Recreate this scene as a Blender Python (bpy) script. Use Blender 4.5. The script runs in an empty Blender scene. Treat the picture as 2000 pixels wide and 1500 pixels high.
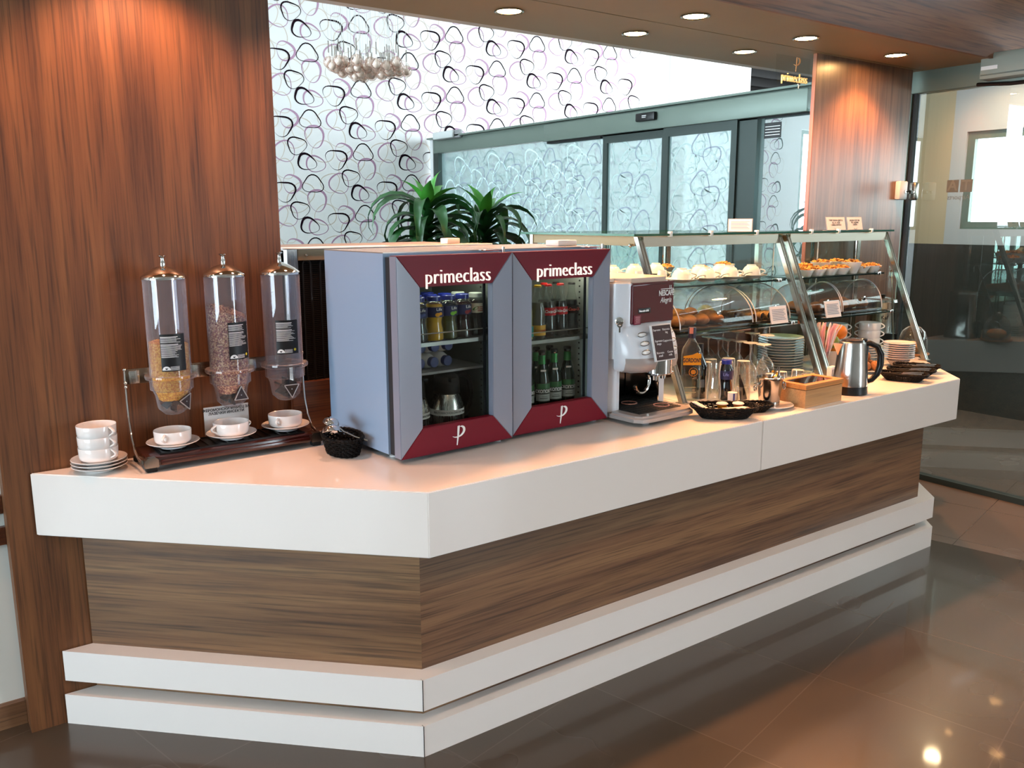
import bpy, bmesh, math, random
from mathutils import Matrix, Vector
from math import sin, cos, pi, radians
random.seed(7)
SC = bpy.context.scene
COL = SC.collection
I4 = Matrix.Identity(4)

# ---------------------------------------------------------------- materials
def lin(h):
    if isinstance(h, str):
        c = [int(h[i:i+2], 16)/255 for i in (0, 2, 4)]
    else:
        c = [v/255 for v in h]
    return tuple(v/12.92 if v <= .04045 else ((v+.055)/1.055)**2.4 for v in c) + (1.0,)

def new_mat(name):
    m = bpy.data.materials.new(name); m.use_nodes = True
    nt = m.node_tree
    return m, nt, nt.nodes['Principled BSDF'], nt.nodes['Material Output']

def pm(name, col, rough=.5, metal=0., spec=.5, trans=0., ior=1.45, emit=None, es=0., coat=0., bump=0., bscale=200., var=0.):
    m, nt, b, o = new_mat(name)
    b.inputs['Base Color'].default_value = lin(col)
    b.inputs['Roughness'].default_value = rough
    b.inputs['Metallic'].default_value = metal
    b.inputs['Specular IOR Level'].default_value = spec
    b.inputs['Transmission Weight'].default_value = trans
    b.inputs['IOR'].default_value = ior
    b.inputs['Coat Weight'].default_value = coat
    b.inputs['Coat Roughness'].default_value = .06
    if emit:
        b.inputs['Emission Color'].default_value = lin(emit); b.inputs['Emission Strength'].default_value = es
    if bump or var:
        tc = nt.nodes.new('ShaderNodeTexCoord'); n = nt.nodes.new('ShaderNodeTexNoise')
        n.inputs['Scale'].default_value = bscale; n.inputs['Detail'].default_value = 3
        nt.links.new(tc.outputs['Object'], n.inputs['Vector'])
        if bump:
            bp = nt.nodes.new('ShaderNodeBump'); bp.inputs['Strength'].default_value = bump; bp.inputs['Distance'].default_value = .002
            nt.links.new(n.outputs['Fac'], bp.inputs['Height']); nt.links.new(bp.outputs['Normal'], b.inputs['Normal'])
        if var:
            r = nt.nodes.new('ShaderNodeValToRGB'); c = lin(col)
            r.color_ramp.elements[0].position = .3; r.color_ramp.elements[1].position = .7
            r.color_ramp.elements[0].color = tuple(v*(1-var) for v in c[:3])+(1,)
            r.color_ramp.elements[1].color = tuple(min(1, v*(1+var)) for v in c[:3])+(1,)
            nt.links.new(n.outputs['Fac'], r.inputs['Fac']); nt.links.new(r.outputs['Color'], b.inputs['Base Color'])
    return m

def wood(name, dark, mid, light, axis='z', rot=0., freq=26., rough=.38, coat=.25, streak=.5):
    """veneer with the grain running along one axis; rot turns it about z"""
    m, nt, b, o = new_mat(name); N = nt.nodes; L = nt.links
    tc = N.new('ShaderNodeTexCoord'); mp = N.new('ShaderNodeMapping')
    mp.vector_type = 'POINT'
    pre = N.new('ShaderNodeMapping'); pre.inputs['Rotation'].default_value = (0, 0, rot)
    L.new(tc.outputs['Object'], pre.inputs['Vector']); L.new(pre.outputs['Vector'], mp.inputs['Vector'])
    s = [freq, freq, freq]; s['xyz'.index(axis)] = .7
    mp.inputs['Scale'].default_value = s
    n1 = N.new('ShaderNodeTexNoise'); n1.inputs['Scale'].default_value = 1.; n1.inputs['Detail'].default_value = 8; n1.inputs['Roughness'].default_value = .68; n1.inputs['Distortion'].default_value = .35
    L.new(mp.outputs['Vector'], n1.inputs['Vector'])
    r = N.new('ShaderNodeValToRGB'); e = r.color_ramp.elements
    e[0].position = .30; e[0].color = lin(dark); e[1].position = .72; e[1].color = lin(light)
    k = e.new(.47); k.color = lin(mid)
    L.new(n1.outputs['Fac'], r.inputs['Fac'])
    # fine dark pores
    mp2 = N.new('ShaderNodeMapping'); s2 = [freq*7]*3; s2['xyz'.index(axis)] = 3.
    mp2.inputs['Scale'].default_value = s2; L.new(pre.outputs['Vector'], mp2.inputs['Vector'])
    n2 = N.new('ShaderNodeTexNoise'); n2.inputs['Scale'].default_value = 1.; n2.inputs['Detail'].default_value = 3
    L.new(mp2.outputs['Vector'], n2.inputs['Vector'])
    r2 = N.new('ShaderNodeValToRGB'); r2.color_ramp.elements[0].position = .33; r2.color_ramp.elements[0].color = (1-streak,)*3+(1,)
    r2.color_ramp.elements[1].position = .5; r2.color_ramp.elements[1].color = (1, 1, 1, 1)
    L.new(n2.outputs['Fac'], r2.inputs['Fac'])
    # broad bands
    mp3 = N.new('ShaderNodeMapping'); s3 = [freq*.22]*3; s3['xyz'.index(axis)] = .12
    mp3.inputs['Scale'].default_value = s3; L.new(pre.outputs['Vector'], mp3.inputs['Vector'])
    n3 = N.new('ShaderNodeTexNoise'); n3.inputs['Scale'].default_value = 1.; n3.inputs['Detail'].default_value = 2
    L.new(mp3.outputs['Vector'], n3.inputs['Vector'])
    r3 = N.new('ShaderNodeValToRGB'); r3.color_ramp.elements[0].position = .35; r3.color_ramp.elements[0].color = (.72, .70, .68, 1)
    r3.color_ramp.elements[1].position = .65; r3.color_ramp.elements[1].color = (1.1, 1.1, 1.1, 1)
    L.new(n3.outputs['Fac'], r3.inputs['Fac'])
    x1 = N.new('ShaderNodeMix'); x1.data_type = 'RGBA'; x1.blend_type = 'MULTIPLY'; x1.inputs[0].default_value = 1
    L.new(r.outputs['Color'], x1.inputs[6]); L.new(r2.outputs['Color'], x1.inputs[7])
    x2 = N.new('ShaderNodeMix'); x2.data_type = 'RGBA'; x2.blend_type = 'MULTIPLY'; x2.inputs[0].default_value = 1
    L.new(x1.outputs[2], x2.inputs[6]); L.new(r3.outputs['Color'], x2.inputs[7])
    L.new(x2.outputs[2], b.inputs['Base Color'])
    b.inputs['Roughness'].default_value = rough; b.inputs['Coat Weight'].default_value = coat; b.inputs['Coat Roughness'].default_value = .22
    return m

def thin_glass(name, tint, refl=1.0, base=.04, rough=.0, edge=None, edge_amt=0., milk=0.):
    """thin clear sheet: tinted see-through plus a mirror part that grows at grazing angles"""
    m, nt, b, o = new_mat(name); N = nt.nodes; L = nt.links
    N.remove(b)
    tr = N.new('ShaderNodeBsdfTransparent'); tr.inputs['Color'].default_value = lin(tint)
    gl = N.new('ShaderNodeBsdfGlossy'); gl.inputs['Roughness'].default_value = rough
    lw = N.new('ShaderNodeLayerWeight'); lw.inputs['Blend'].default_value = .5
    pw = N.new('ShaderNodeMath'); pw.operation = 'POWER'; pw.inputs[1].default_value = 4.
    L.new(lw.outputs['Facing'], pw.inputs[0])
    mu = N.new('ShaderNodeMath'); mu.operation = 'MULTIPLY_ADD'; mu.inputs[1].default_value = .8*refl; mu.inputs[2].default_value = base; mu.use_clamp = True
    L.new(pw.outputs[0], mu.inputs[0])
    mx = N.new('ShaderNodeMixShader'); L.new(mu.outputs[0], mx.inputs[0]); L.new(tr.outputs[0], mx.inputs[1]); L.new(gl.outputs[0], mx.inputs[2])
    out = mx
    if edge:      # a thick rim of a curved vessel reads denser than its middle
        df = N.new('ShaderNodeBsdfDiffuse'); df.inputs['Color'].default_value = lin(edge)
        p2 = N.new('ShaderNodeMath'); p2.operation = 'POWER'; p2.inputs[1].default_value = 2.5
        L.new(lw.outputs['Facing'], p2.inputs[0])
        m2 = N.new('ShaderNodeMath'); m2.operation = 'MULTIPLY_ADD'; m2.inputs[1].default_value = edge_amt; m2.inputs[2].default_value = milk; m2.use_clamp = True; L.new(p2.outputs[0], m2.inputs[0])
        mx2 = N.new('ShaderNodeMixShader'); L.new(m2.outputs[0], mx2.inputs[0]); L.new(mx.outputs[0], mx2.inputs[1]); L.new(df.outputs[0], mx2.inputs[2])
        out = mx2
    L.new(out.outputs[0], o.inputs['Surface'])
    return m

def emis(name, col, s):
    m, nt, b, o = new_mat(name); nt.nodes.remove(b)
    e = nt.nodes.new('ShaderNodeEmission'); e.inputs['Color'].default_value = lin(col); e.inputs['Strength'].default_value = s
    nt.links.new(e.outputs[0], o.inputs['Surface']); return m

def chip_mat(name, cols, scale=220., rough=.7):
    """heap of small pieces: cells of random colour with bump"""
    m, nt, b, o = new_mat(name); N = nt.nodes; L = nt.links
    tc = N.new('ShaderNodeTexCoord'); v = N.new('ShaderNodeTexVoronoi'); v.inputs['Scale'].default_value = scale
    L.new(tc.outputs['Object'], v.inputs['Vector'])
    sp = N.new('ShaderNodeSeparateColor'); L.new(v.outputs['Color'], sp.inputs[0])
    r = N.new('ShaderNodeValToRGB'); r.color_ramp.interpolation = 'CONSTANT'
    e = r.color_ramp.elements; e[0].color = lin(cols[0]); e[1].position = 1/len(cols); e[1].color = lin(cols[1])
    for i, c in enumerate(cols[2:]):
        k = e.new((i+2)/len(cols)); k.color = lin(c)
    L.new(sp.outputs[0], r.inputs['Fac']); L.new(r.outputs['Color'], b.inputs['Base Color'])
    bp = N.new('ShaderNodeBump'); bp.inputs['Strength'].default_value = .7; bp.inputs['Distance'].default_value = .002; bp.invert = True
    L.new(v.outputs['Distance'], bp.inputs['Height']); L.new(bp.outputs['Normal'], b.inputs['Normal'])
    b.inputs['Roughness'].default_value = rough
    return m

def brushed(name, col, rough=.25, axis=2):
    m, nt, b, o = new_mat(name); N = nt.nodes; L = nt.links
    b.inputs['Base Color'].default_value = lin(col); b.inputs['Metallic'].default_value = 1; b.inputs['Roughness'].default_value = rough
    tc = N.new('ShaderNodeTexCoord'); mp = N.new('ShaderNodeMapping'); s = [300]*3; s[axis] = 4; mp.inputs['Scale'].default_value = s
    n = N.new('ShaderNodeTexNoise'); n.inputs['Scale'].default_value = 1
    L.new(tc.outputs['Object'], mp.inputs['Vector']); L.new(mp.outputs['Vector'], n.inputs['Vector'])
    r = N.new('ShaderNodeMapRange'); r.inputs[3].default_value = rough*.7; r.inputs[4].default_value = rough*1.4
    L.new(n.outputs['Fac'], r.inputs[0]); L.new(r.outputs[0], b.inputs['Roughness'])
    return m

# ---------------------------------------------------------------- mesh helpers
def T(x=0, y=0, z=0): return Matrix.Translation((x, y, z))
def RZ(a): return Matrix.Rotation(a, 4, 'Z')
def RX(a): return Matrix.Rotation(a, 4, 'X')
def RY(a): return Matrix.Rotation(a, 4, 'Y')
def BM(): return bmesh.new()

def box(bm, x0, x1, y0, y1, z0, z1, bev=0., mx=I4, seg=2, mi=0):
    r = bmesh.ops.create_cube(bm, size=1)
    vs = r['verts']
    for v in vs:
        v.co = Vector(((x0+x1)/2+v.co.x*(x1-x0), (y0+y1)/2+v.co.y*(y1-y0), (z0+z1)/2+v.co.z*(z1-z0)))
    fs = list({f for v in vs for f in v.link_faces})
    for f in fs: f.material_index = mi
    if bev:
        es = list({e for v in vs for e in v.link_edges})
        r = bmesh.ops.bevel(bm, geom=es, offset=bev, segments=seg, affect='EDGES', profile=.5)
        vs = list({v for f in r['faces'] for v in f.verts} | {v for v in vs if v.is_valid})
        for f in r['faces']: f.material_index = mi
    bmesh.ops.transform(bm, matrix=mx, verts=[v for v in vs if v.is_valid])

def lathe(bm, prof, seg=32, mx=I4, mi=0, a0=0., a1=2*pi):
    """prof: (radius, height) list turned about z"""
    full = abs(a1-a0-2*pi) < 1e-6
    n = seg if full else seg+1
    rows = []
    for (r, z) in prof:
        if r < 1e-6:
            rows.append([bm.verts.new(mx @ Vector((0, 0, z)))])
        else:
            rows.append([bm.verts.new(mx @ Vector((r*cos(a0+(a1-a0)*i/seg), r*sin(a0+(a1-a0)*i/seg), z))) for i in range(n)])
    for a, b in zip(rows, rows[1:]):
        for i in range(seg):
            j = (i+1) % n
            if len(a) == 1 and len(b) == 1: continue
            if len(a) == 1: q = [a[0], b[i], b[j]]
            elif len(b) == 1: q = [a[i], a[j], b[0]]
            else: q = [a[i], a[j], b[j], b[i]]
            try:
                f = bm.faces.new(q); f.material_index = mi
            except ValueError: pass

def tube(bm, pts, r, seg=8, mx=I4, mi=0, cap=True, closed=False):
    pts = [Vector(p) for p in pts]; n = len(pts)
    rr = r if isinstance(r, (list, tuple)) else [r]*n
    rings = []; prev = None
    for i, p in enumerate(pts):
        if closed: t = (pts[(i+1) % n]-pts[i-1])
        else: t = pts[min(i+1, n-1)]-pts[max(i-1, 0)]
        t.normalize()
        if prev is None:
            u = t.orthogonal().normalized()
        else:
            u = (prev - t*prev.dot(t))
            u = u.normalized() if u.length > 1e-6 else t.orthogonal().normalized()
        prev = u; w = t.cross(u)
        rings.append([bm.verts.new(mx @ (p+(u*cos(2*pi*k/seg)+w*sin(2*pi*k/seg))*rr[i])) for k in range(seg)])
    m = n if closed else n-1
    for i in range(m):
        a, b = rings[i], rings[(i+1) % n]
        for k in range(seg):
            f = bm.faces.new([a[k], a[(k+1) % seg], b[(k+1) % seg], b[k]]); f.material_index = mi
    if cap and not closed:
        f = bm.faces.new(rings[0][::-1]); f.material_index = mi
        f = bm.faces.new(rings[-1]); f.material_index = mi

def prism(bm, poly, z0, z1, mx=I4, mi=0):
    lo = [bm.verts.new(mx @ Vector((p[0], p[1], z0))) for p in poly]
    hi = [bm.verts.new(mx @ Vector((p[0], p[1], z1))) for p in poly]
    n = len(poly)
    fs = [bm.faces.new(lo[::-1]), bm.faces.new(hi)]
    for i in range(n):
        fs.append(bm.faces.new([lo[i], lo[(i+1) % n], hi[(i+1) % n], hi[i]]))
    for f in fs: f.material_index = mi

def ball(bm, r, mx=I4, u=20, v=12, sc=(1, 1, 1), mi=0):
    res = bmesh.ops.create_uvsphere(bm, u_segments=u, v_segments=v, radius=r, matrix=mx @ Matrix.Diagonal((*sc, 1)))
    for f in {f for vv in res['verts'] for f in vv.link_faces}: f.material_index = mi

def quad(bm, pts, mi=0):
    f = bm.faces.new([bm.verts.new(p) for p in pts]); f.material_index = mi; return f

def arc(cx, cy, r, a0, a1, n):
    return [(cx+r*cos(a0+(a1-a0)*i/n), cy+r*sin(a0+(a1-a0)*i/n)) for i in range(n+1)]

# ---------------------------------------------------------------- objects
def obj(name, bm, mats, parent=None, smooth=35, label=None, kind=None, loc=None, recalc=True):
    if recalc: bmesh.ops.recalc_face_normals(bm, faces=bm.faces)
    me = bpy.data.meshes.new(name); bm.to_mesh(me); bm.free()
    for m in (mats if isinstance(mats, (list, tuple)) else [mats]): me.materials.append(m)
    if smooth:
        for p in me.polygons: p.use_smooth = True
        me.set_sharp_from_angle(angle=radians(smooth))
    o = bpy.data.objects.new(name, me); COL.objects.link(o)
    if parent is not None: o.parent = parent
    if loc: o.location = loc
    if label: o['label'] = label
    if kind: o['kind'] = kind
    return o

def thing(name, label, cat, loc=(0, 0, 0), rotz=0., group=None):
    o = bpy.data.objects.new(name, None); COL.objects.link(o); o.empty_display_size = .05
    o.location = loc; o.rotation_euler = (0, 0, rotz)
    return tag(o, label, cat, group)

def tag(o, label, cat, group=None, kind=None):
    o['label'] = label; o['category'] = cat
    if group: o['group'] = group
    if kind: o['kind'] = kind
    return o

def struct(name, bm, mats, parent=None, smooth=0, label=None):
    o = obj(name, bm, mats, parent, smooth)
    if parent is None: o['kind'] = 'structure'
    if label: o['label'] = label
    return o

def dup(root, loc, rotz, label=None, group=None, rot=None):
    r = root.copy(); COL.objects.link(r); r.location = loc
    r.rotation_euler = rot if rot else (0, 0, rotz)
    if label: r['label'] = label
    if group: r['group'] = group
    def kids(a, b):
        for ch in list(a.children):
            if ch is b: continue
            c = ch.copy(); COL.objects.link(c); c.parent = b; kids(ch, c)
    kids(root, r)
    return r

class Maker:
    """first call hands out the thing itself, later calls copy it"""
    def __init__(self, fn): self.fn = fn; self.o = None
    def __call__(self, loc, rotz=0., label=None, group=None, rot=None):
        if self.o is None:
            self.o = self.fn(); o = self.o
            o.location = loc; o.rotation_euler = rot if rot else (0, 0, rotz)
            if label: o['label'] = label
            if group: o['group'] = group
            return o
        return dup(self.o, loc, rotz, label, group, rot)

def text_mesh(body, size, extrude=.001, align='CENTER', bold=0., shear=0., sx=1., spacing=1.):
    c = bpy.data.curves.new('lettering', 'FONT'); c.body = body; c.size = size; c.extrude = extrude
    c.align_x = align; c.align_y = 'CENTER'; c.offset = bold; c.shear = shear; c.resolution_u = 3; c.space_character = spacing
    o = bpy.data.objects.new('lettering', c); COL.objects.link(o)
    dg = bpy.context.evaluated_depsgraph_get(); dg.update()
    me = bpy.data.meshes.new_from_object(o.evaluated_get(dg))
    bpy.data.objects.remove(o); bpy.data.curves.remove(c)
    bm = bmesh.new(); bm.from_mesh(me); bpy.data.meshes.remove(me)
    if sx != 1.: bmesh.ops.scale(bm, vec=(sx, 1, 1), verts=bm.verts)
    for f in bm.faces: f.material_index = 0
    return bm

FRONT = Matrix(((1, 0, 0, 0), (0, 0, -1, 0), (0, 1, 0, 0), (0, 0, 0, 1)))   # text xy -> wall xz, facing -y
def text(name, body, size, mat, parent, mx, extrude=.001, **k):
    bm = text_mesh(body, size, extrude, **k)
    bmesh.ops.transform(bm, matrix=mx, verts=bm.verts)
    return obj(name, bm, mat, parent, smooth=0, recalc=False)

def wrap_text(name, body, size, mat, parent, radius, z, ang, extrude=.0003, **k):
    """lettering bent round an upright cylinder; ang is where its middle faces"""
    bm = text_mesh(body, size, extrude, **k)
    for v in bm.verts:
        a = ang+v.co.x/radius
        r = radius+.0006+v.co.z
        v.co = Vector((r*cos(a), r*sin(a), z+v.co.y))
    return obj(name, bm, mat, parent, smooth=0, recalc=False)

def patch(bm, r, z0, z1, ang, half, seg=10, mi=0, th=.0005):
    """label stuck round an upright cylinder"""
    lathe(bm, [(r, z0), (r+th, z0), (r+th, z1), (r, z1)], seg, I4, mi, ang-half, ang+half)
# ================================================================ camera
F_PX = 1690.
cam = bpy.data.cameras.new('camera'); camo = bpy.data.objects.new('camera', cam); COL.objects.link(camo)
cam.sensor_fit = 'HORIZONTAL'; cam.sensor_width = 36.; cam.lens = F_PX/2000*36.
cam.clip_start = .05; cam.clip_end = 100
yaw, pit, rol = radians(54.), radians(10.85), radians(.15)
fw = Vector((cos(yaw)*cos(pit), sin(yaw)*cos(pit), -sin(pit)))
rt = Vector((sin(yaw), -cos(yaw), 0)); dn = fw.cross(rt)
r2 = rt*cos(rol)+dn*sin(rol); d2 = -rt*sin(rol)+dn*cos(rol)
camo.matrix_world = Matrix(((r2.x, -d2.x, -fw.x, 0), (r2.y, -d2.y, -fw.y, 0), (r2.z, -d2.z, -fw.z, 1.65), (0, 0, 0, 1)))
SC.camera = camo

# ================================================================ shared materials
M = {}
M['panel'] = wood('walnut_panel', '412411', '6b4225', '855732', 'z', freq=17., coat=.03, rough=.5)
M['pillar'] = wood('walnut_pillar', '51382b', '72533f', '8a6a54', 'z', freq=13., coat=.3, rough=.35, streak=.35)
M['body'] = wood('walnut_body', '44291a', '74533a', '94704e', 'x', freq=20., coat=.1, rough=.45)
M['body45'] = wood('walnut_body_end', '4a2f1c', '7d5a3c', '9d7852', 'x', rot=radians(45), freq=20., coat=.1, rough=.45)
M['fascia'] = wood('walnut_fascia', '6e4228', '8e5c3c', 'a4704c', 'x', freq=16., coat=.05, rough=.5)
M['board'] = wood('walnut_board', '32170a', '5a2f18', '6f3f22', 'x', freq=30., coat=.2)
M['white'] = pm('white_solid_surface', 'eae6e3', rough=.28, coat=.2, spec=.4)
M['whitetop'] = pm('white_worktop', 'e9e3de', rough=.22, coat=.25)
M['paint'] = pm('white_paint', 'd9dcd6', rough=.8)
M['wallpaint'] = pm('room_paint', 'c9c6c0', rough=.85)
M['ceilpaint'] = pm('ceiling_paint', 'd8d4cc', rough=.85)
M['soffit'] = pm('soffit_paint', '8c7656', rough=.55, var=.04, bscale=3.)
M['dark'] = pm('dark_void', '14110f', rough=.8)
M['darkwall'] = pm('dark_corridor_paint', '4a443e', rough=.7)
M['black'] = pm('black_plastic', '0c0c0d', rough=.35)
M['blackm'] = pm('black_matt', '0a0a0a', rough=.7)
M['rubber'] = pm('black_rubber', '111111', rough=.8)
M['alu'] = pm('painted_aluminium', '6f7d74', rough=.4, metal=.25)
M['aludark'] = pm('dark_aluminium', '3b4542', rough=.4, metal=.35)
M['aluend'] = pm('pale_edge_profile', 'd5d8d8', rough=.5)
M['steel'] = brushed('brushed_steel', 'b9b4ac', .28, 0)
M['steelz'] = brushed('brushed_steel_upright', 'c0bdb8', .24, 2)
M['chrome'] = pm('chrome', 'd8d6d3', rough=.06, metal=1.)
M['nickel'] = pm('satin_nickel', '9a948c', rough=.25, metal=1.)
M['ceramic'] = pm('white_porcelain', 'ece8e6', rough=.14, coat=.5, spec=.5)
M['plastic_w'] = pm('white_plastic', 'd9dadb', rough=.35)
M['grey_p'] = pm('grey_plastic', '8a8b8d', rough=.4)
M['ink'] = pm('black_ink', '16161a', rough=.7)
M['inkw'] = pm('white_ink', 'e8e8e8', rough=.6)
M['paper'] = pm('white_paper', 'e2dfdd', rough=.8)
M['red'] = pm('burgundy_panel', '7a0f22', rough=.28, coat=.4)
M['glass'] = thin_glass('clear_pane', (240, 248, 244), .9, .03)
M['glassg'] = thin_glass('greenish_shelf_glass', (226, 242, 236), .8, .05)
M['glassedge'] = pm('green_glass_edge', '1f5a45', rough=.1, coat=.6)
M['shelfedge'] = pm('dark_green_glass_edge', '1c2a26', rough=.12, coat=.6)
M['acrylic'] = thin_glass('clear_acrylic', (244, 244, 247), .9, .05, .02, 'cfcad0', .40, .05)
M['acrylic2'] = thin_glass('roll_top_acrylic', (236, 236, 236), 1., .06, .03, 'b9b9c0', .3)
M['wglass'] = thin_glass('drinking_glass', (246, 249, 248), 1.3, .12, .0, 'e2e4e0', .95)
M['cord'] = pm('thin_cord', 'c8c8c4', rough=.5)

# floor tiles --------------------------------------------------------------
def tile_mat(name, cols, grout):
    m, nt, b, o = new_mat(name); N = nt.nodes; L = nt.links
    tc = N.new('ShaderNodeTexCoord'); mp = N.new('ShaderNodeMapping'); mp.vector_type = 'TEXTURE'
    mp.inputs['Rotation'].default_value = (0, 0, radians(12.6)); mp.inputs['Location'].default_value = (3.21, 1.83, 0)
    br = N.new('ShaderNodeTexBrick'); br.offset = 0.; br.inputs['Scale'].default_value = 1.
    br.inputs['Brick Width'].default_value = .605; br.inputs['Row Height'].default_value = .605; br.inputs['Mortar Size'].default_value = .0022
    br.inputs['Mortar Smooth'].default_value = .1; br.inputs['Bias'].default_value = 0
    br.inputs['Color1'].default_value = lin(cols[0]); br.inputs['Color2'].default_value = lin(cols[1]); br.inputs['Mortar'].default_value = lin(grout)
    L.new(tc.outputs['Object'], mp.inputs['Vector']); L.new(mp.outputs['Vector'], br.inputs['Vector'])
    n = N.new('ShaderNodeTexNoise'); n.inputs['Scale'].default_value = 2.2; n.inputs['Detail'].default_value = 2
    L.new(tc.outputs['Object'], n.inputs['Vector'])
    r = N.new('ShaderNodeValToRGB'); r.color_ramp.elements[0].color = (.92, .92, .92, 1); r.color_ramp.elements[1].color = (1.07, 1.06, 1.05, 1)
    L.new(n.outputs['Fac'], r.inputs['Fac'])
    x = N.new('ShaderNodeMix'); x.data_type = 'RGBA'; x.blend_type = 'MULTIPLY'; x.inputs[0].default_value = 1
    L.new(br.outputs['Color'], x.inputs[6]); L.new(r.outputs['Color'], x.inputs[7]); L.new(x.outputs[2], b.inputs['Base Color'])
    rr = N.new('ShaderNodeMapRange'); rr.inputs[3].default_value = .20; rr.inputs[4].default_value = .32; b.inputs['Coat Weight'].default_value = .32; b.inputs['Coat Roughness'].default_value = .05
    L.new(n.outputs['Fac'], rr.inputs[0]); L.new(rr.outputs[0], b.inputs['Roughness'])
    b.inputs['Specular IOR Level'].default_value = .38
    return m
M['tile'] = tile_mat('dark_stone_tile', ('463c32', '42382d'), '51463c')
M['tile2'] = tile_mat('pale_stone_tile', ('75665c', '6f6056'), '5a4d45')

bm = BM()
# the paler zone starts along one tile joint in front of the glass door
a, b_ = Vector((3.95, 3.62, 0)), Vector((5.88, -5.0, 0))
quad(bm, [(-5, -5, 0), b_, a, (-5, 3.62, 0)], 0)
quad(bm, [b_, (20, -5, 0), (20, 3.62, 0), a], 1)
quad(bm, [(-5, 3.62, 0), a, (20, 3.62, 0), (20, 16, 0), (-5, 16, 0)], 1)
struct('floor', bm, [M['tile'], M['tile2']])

# ceilings -------------------------------------------------------------------
bm = BM(); box(bm, -5, 5.6, -5, 2.53, 3.2, 3.3); struct('ceiling', bm, M['ceilpaint'])
bm = BM(); 
for b4 in ((-5, 20, 3.46, 5.6), (-5, 20, 6.2, 16), (-5, -2.5, 5.6, 6.2), (2.2, 20, 5.6, 6.2)): box(bm, *b4, 5.2, 5.3)
struct('ceiling_lounge', bm, M['ceilpaint'])
bm = BM()
box(bm, -5, 5.5, 2.53, 2.961, 2.516, 2.56)
box(bm, -5, 5.5, 2.969, 3.45, 2.516, 2.56)
struct('ceiling_soffit', bm, M['soffit'])
bm = BM(); box(bm, -5, 5.5, 2.53, 3.45, 2.562, 2.6); struct('ceiling_bulkhead', bm, M['dark'])
bm = BM(); box(bm, -5, 5.5, 2.512, 2.53, 2.512, 3.2); struct('trim_1', bm, M['fascia'])          # veneered bulkhead face
bm = BM(); box(bm, -5, 5.5, 3.45, 3.52, 2.52, 5.2); struct('wall_bulkhead', bm, M['wallpaint'])

# veneered panel and pillar that frame the opening behind the counter --------------
bm = BM(); box(bm, .235, 1.165, 3.0, 3.09, 0, 2.516); struct('wall_veneer_left', bm, M['panel'])
bm = BM()
box(bm, 4.213, 5.16, 2.995, 3.018, 0, 2.516)
struct('wall_veneer_right', bm, M['pillar'])
bm = BM(); box(bm, 4.208, 4.213, 2.996, 3.018, 0, 2.516)
struct('trim_2', bm, wood('walnut_edge', '7a3f22', '9a5632', 'b06a42', 'z', freq=30.))              # lighter edge strip of the pillar

# low white wall beside the panel, with timber rails --------------------------------
bm = BM(); box(bm, -5, .26, 3.1, 3.2, 0, 2.516); struct('wall_back_left', bm, M['paint'])
bm = BM()
for z0, z1 in ((.731, .789), (.627, .685)): box(bm, -5, .234, 3.08, 3.1, z0, z1)
struct('trim_3', bm, M['board'])
bm = BM(); box(bm, -5, .234, 3.075, 3.1, 0, .082); struct('baseboard_left', bm, M['body'])

# wallpapered far wall ---------------------------------------------------------------
def loop(bm, cx, cz, rx, rz, rot, tri, phi, w, wk, psi, y, mi, n=26, ax='y'):
    """flat ribbon: rounded-triangle ring whose width swells on one side"""
    P = []; 
    for i in range(n):
        t = 2*pi*i/n
        k = 1+tri*cos(3*(t-phi))
        ww = w*(1+wk*cos(t-psi))
        for s in (-.5, .5):
            x = (rx*k+s*ww)*cos(t); z = (rz*k+s*ww)*sin(t)
            X = cx+x*cos(rot)-z*sin(rot); Z = cz+x*sin(rot)+z*cos(rot)
            P.append(bm.verts.new((X, y, Z) if ax == 'y' else (y, X, Z)))
    for i in range(n):
        j = (i+1) % n
        f = bm.faces.new([P[2*i], P[2*i+1], P[2*j+1], P[2*j]]); f.material_index = mi
PXM = .611/105.   # metres for one pattern unit
PXV = .672/127.7
def cell(bm, ox, oz, y, kinds, ax='y'):
    # (kind, dx, dz, w, h, rot, tri, phi, width, swell, side) in pattern units
    defs = [
     (3, 33, 22, 44, 42, .2, .05, 1.2, 2.2, .2, 0), (3, 45, -40, 40, 36, .5, .08, .3, 2.0, .3, 1), (3, 84, -12, 44, 44, .1, .05, 2., 2.2, .3, 2), (3, 62, 52, 34, 40, .7, .06, .6, 1.8, .3, 0), (3, -8, -62, 40, 44, .2, .07, 2.2, 2.0, .3, 0),
     (2, 17, -3, 38, 31, -.12, .06, 0., 3.0, .45, 2.4), (2, 17, -76, 36, 43, .3, .06, .3, 3.6, .75, .7), (2, 74, 23, 34, 35, -.2, .07, .3, 3.6, .8, .2), (2, 63, -41, 40, 40, .15, .06, 1.0, 2.8, .5, 2.3),
     (1, 0, 0, 36, 30, -.25, .10, 2.05, 3.6, .75, 2.6), (1, 10, -44, 40, 34, .0, .13, pi/2, 2.4, .35, 1.2), (1, 59, 8, 42, 38, -.1, .12, -pi/2+.1, 2.6, .85, .7), (1, 87, -29, 36, 33, .05, .11, -pi/2-.3, 2.4, .6, 2.2),
    ]
    for (k, dx, dz, w, h, rot, tri, phi, wd, sw, side) in defs:
        if k in kinds:
            loop(bm, ox+dx*PXM, oz+dz*PXV, w/2*PXM, h/2*PXV*1.02, rot, tri, phi, wd*PXM*.72, sw, side, y-.0012*(4-k) if ax == 'y' else y, k, ax=ax)
bm = BM()
WINX0, WINX1, WINZ0, WINZ1 = -4.8, -1.62, 1.42, 3.05
Y0 = 9.03
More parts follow.
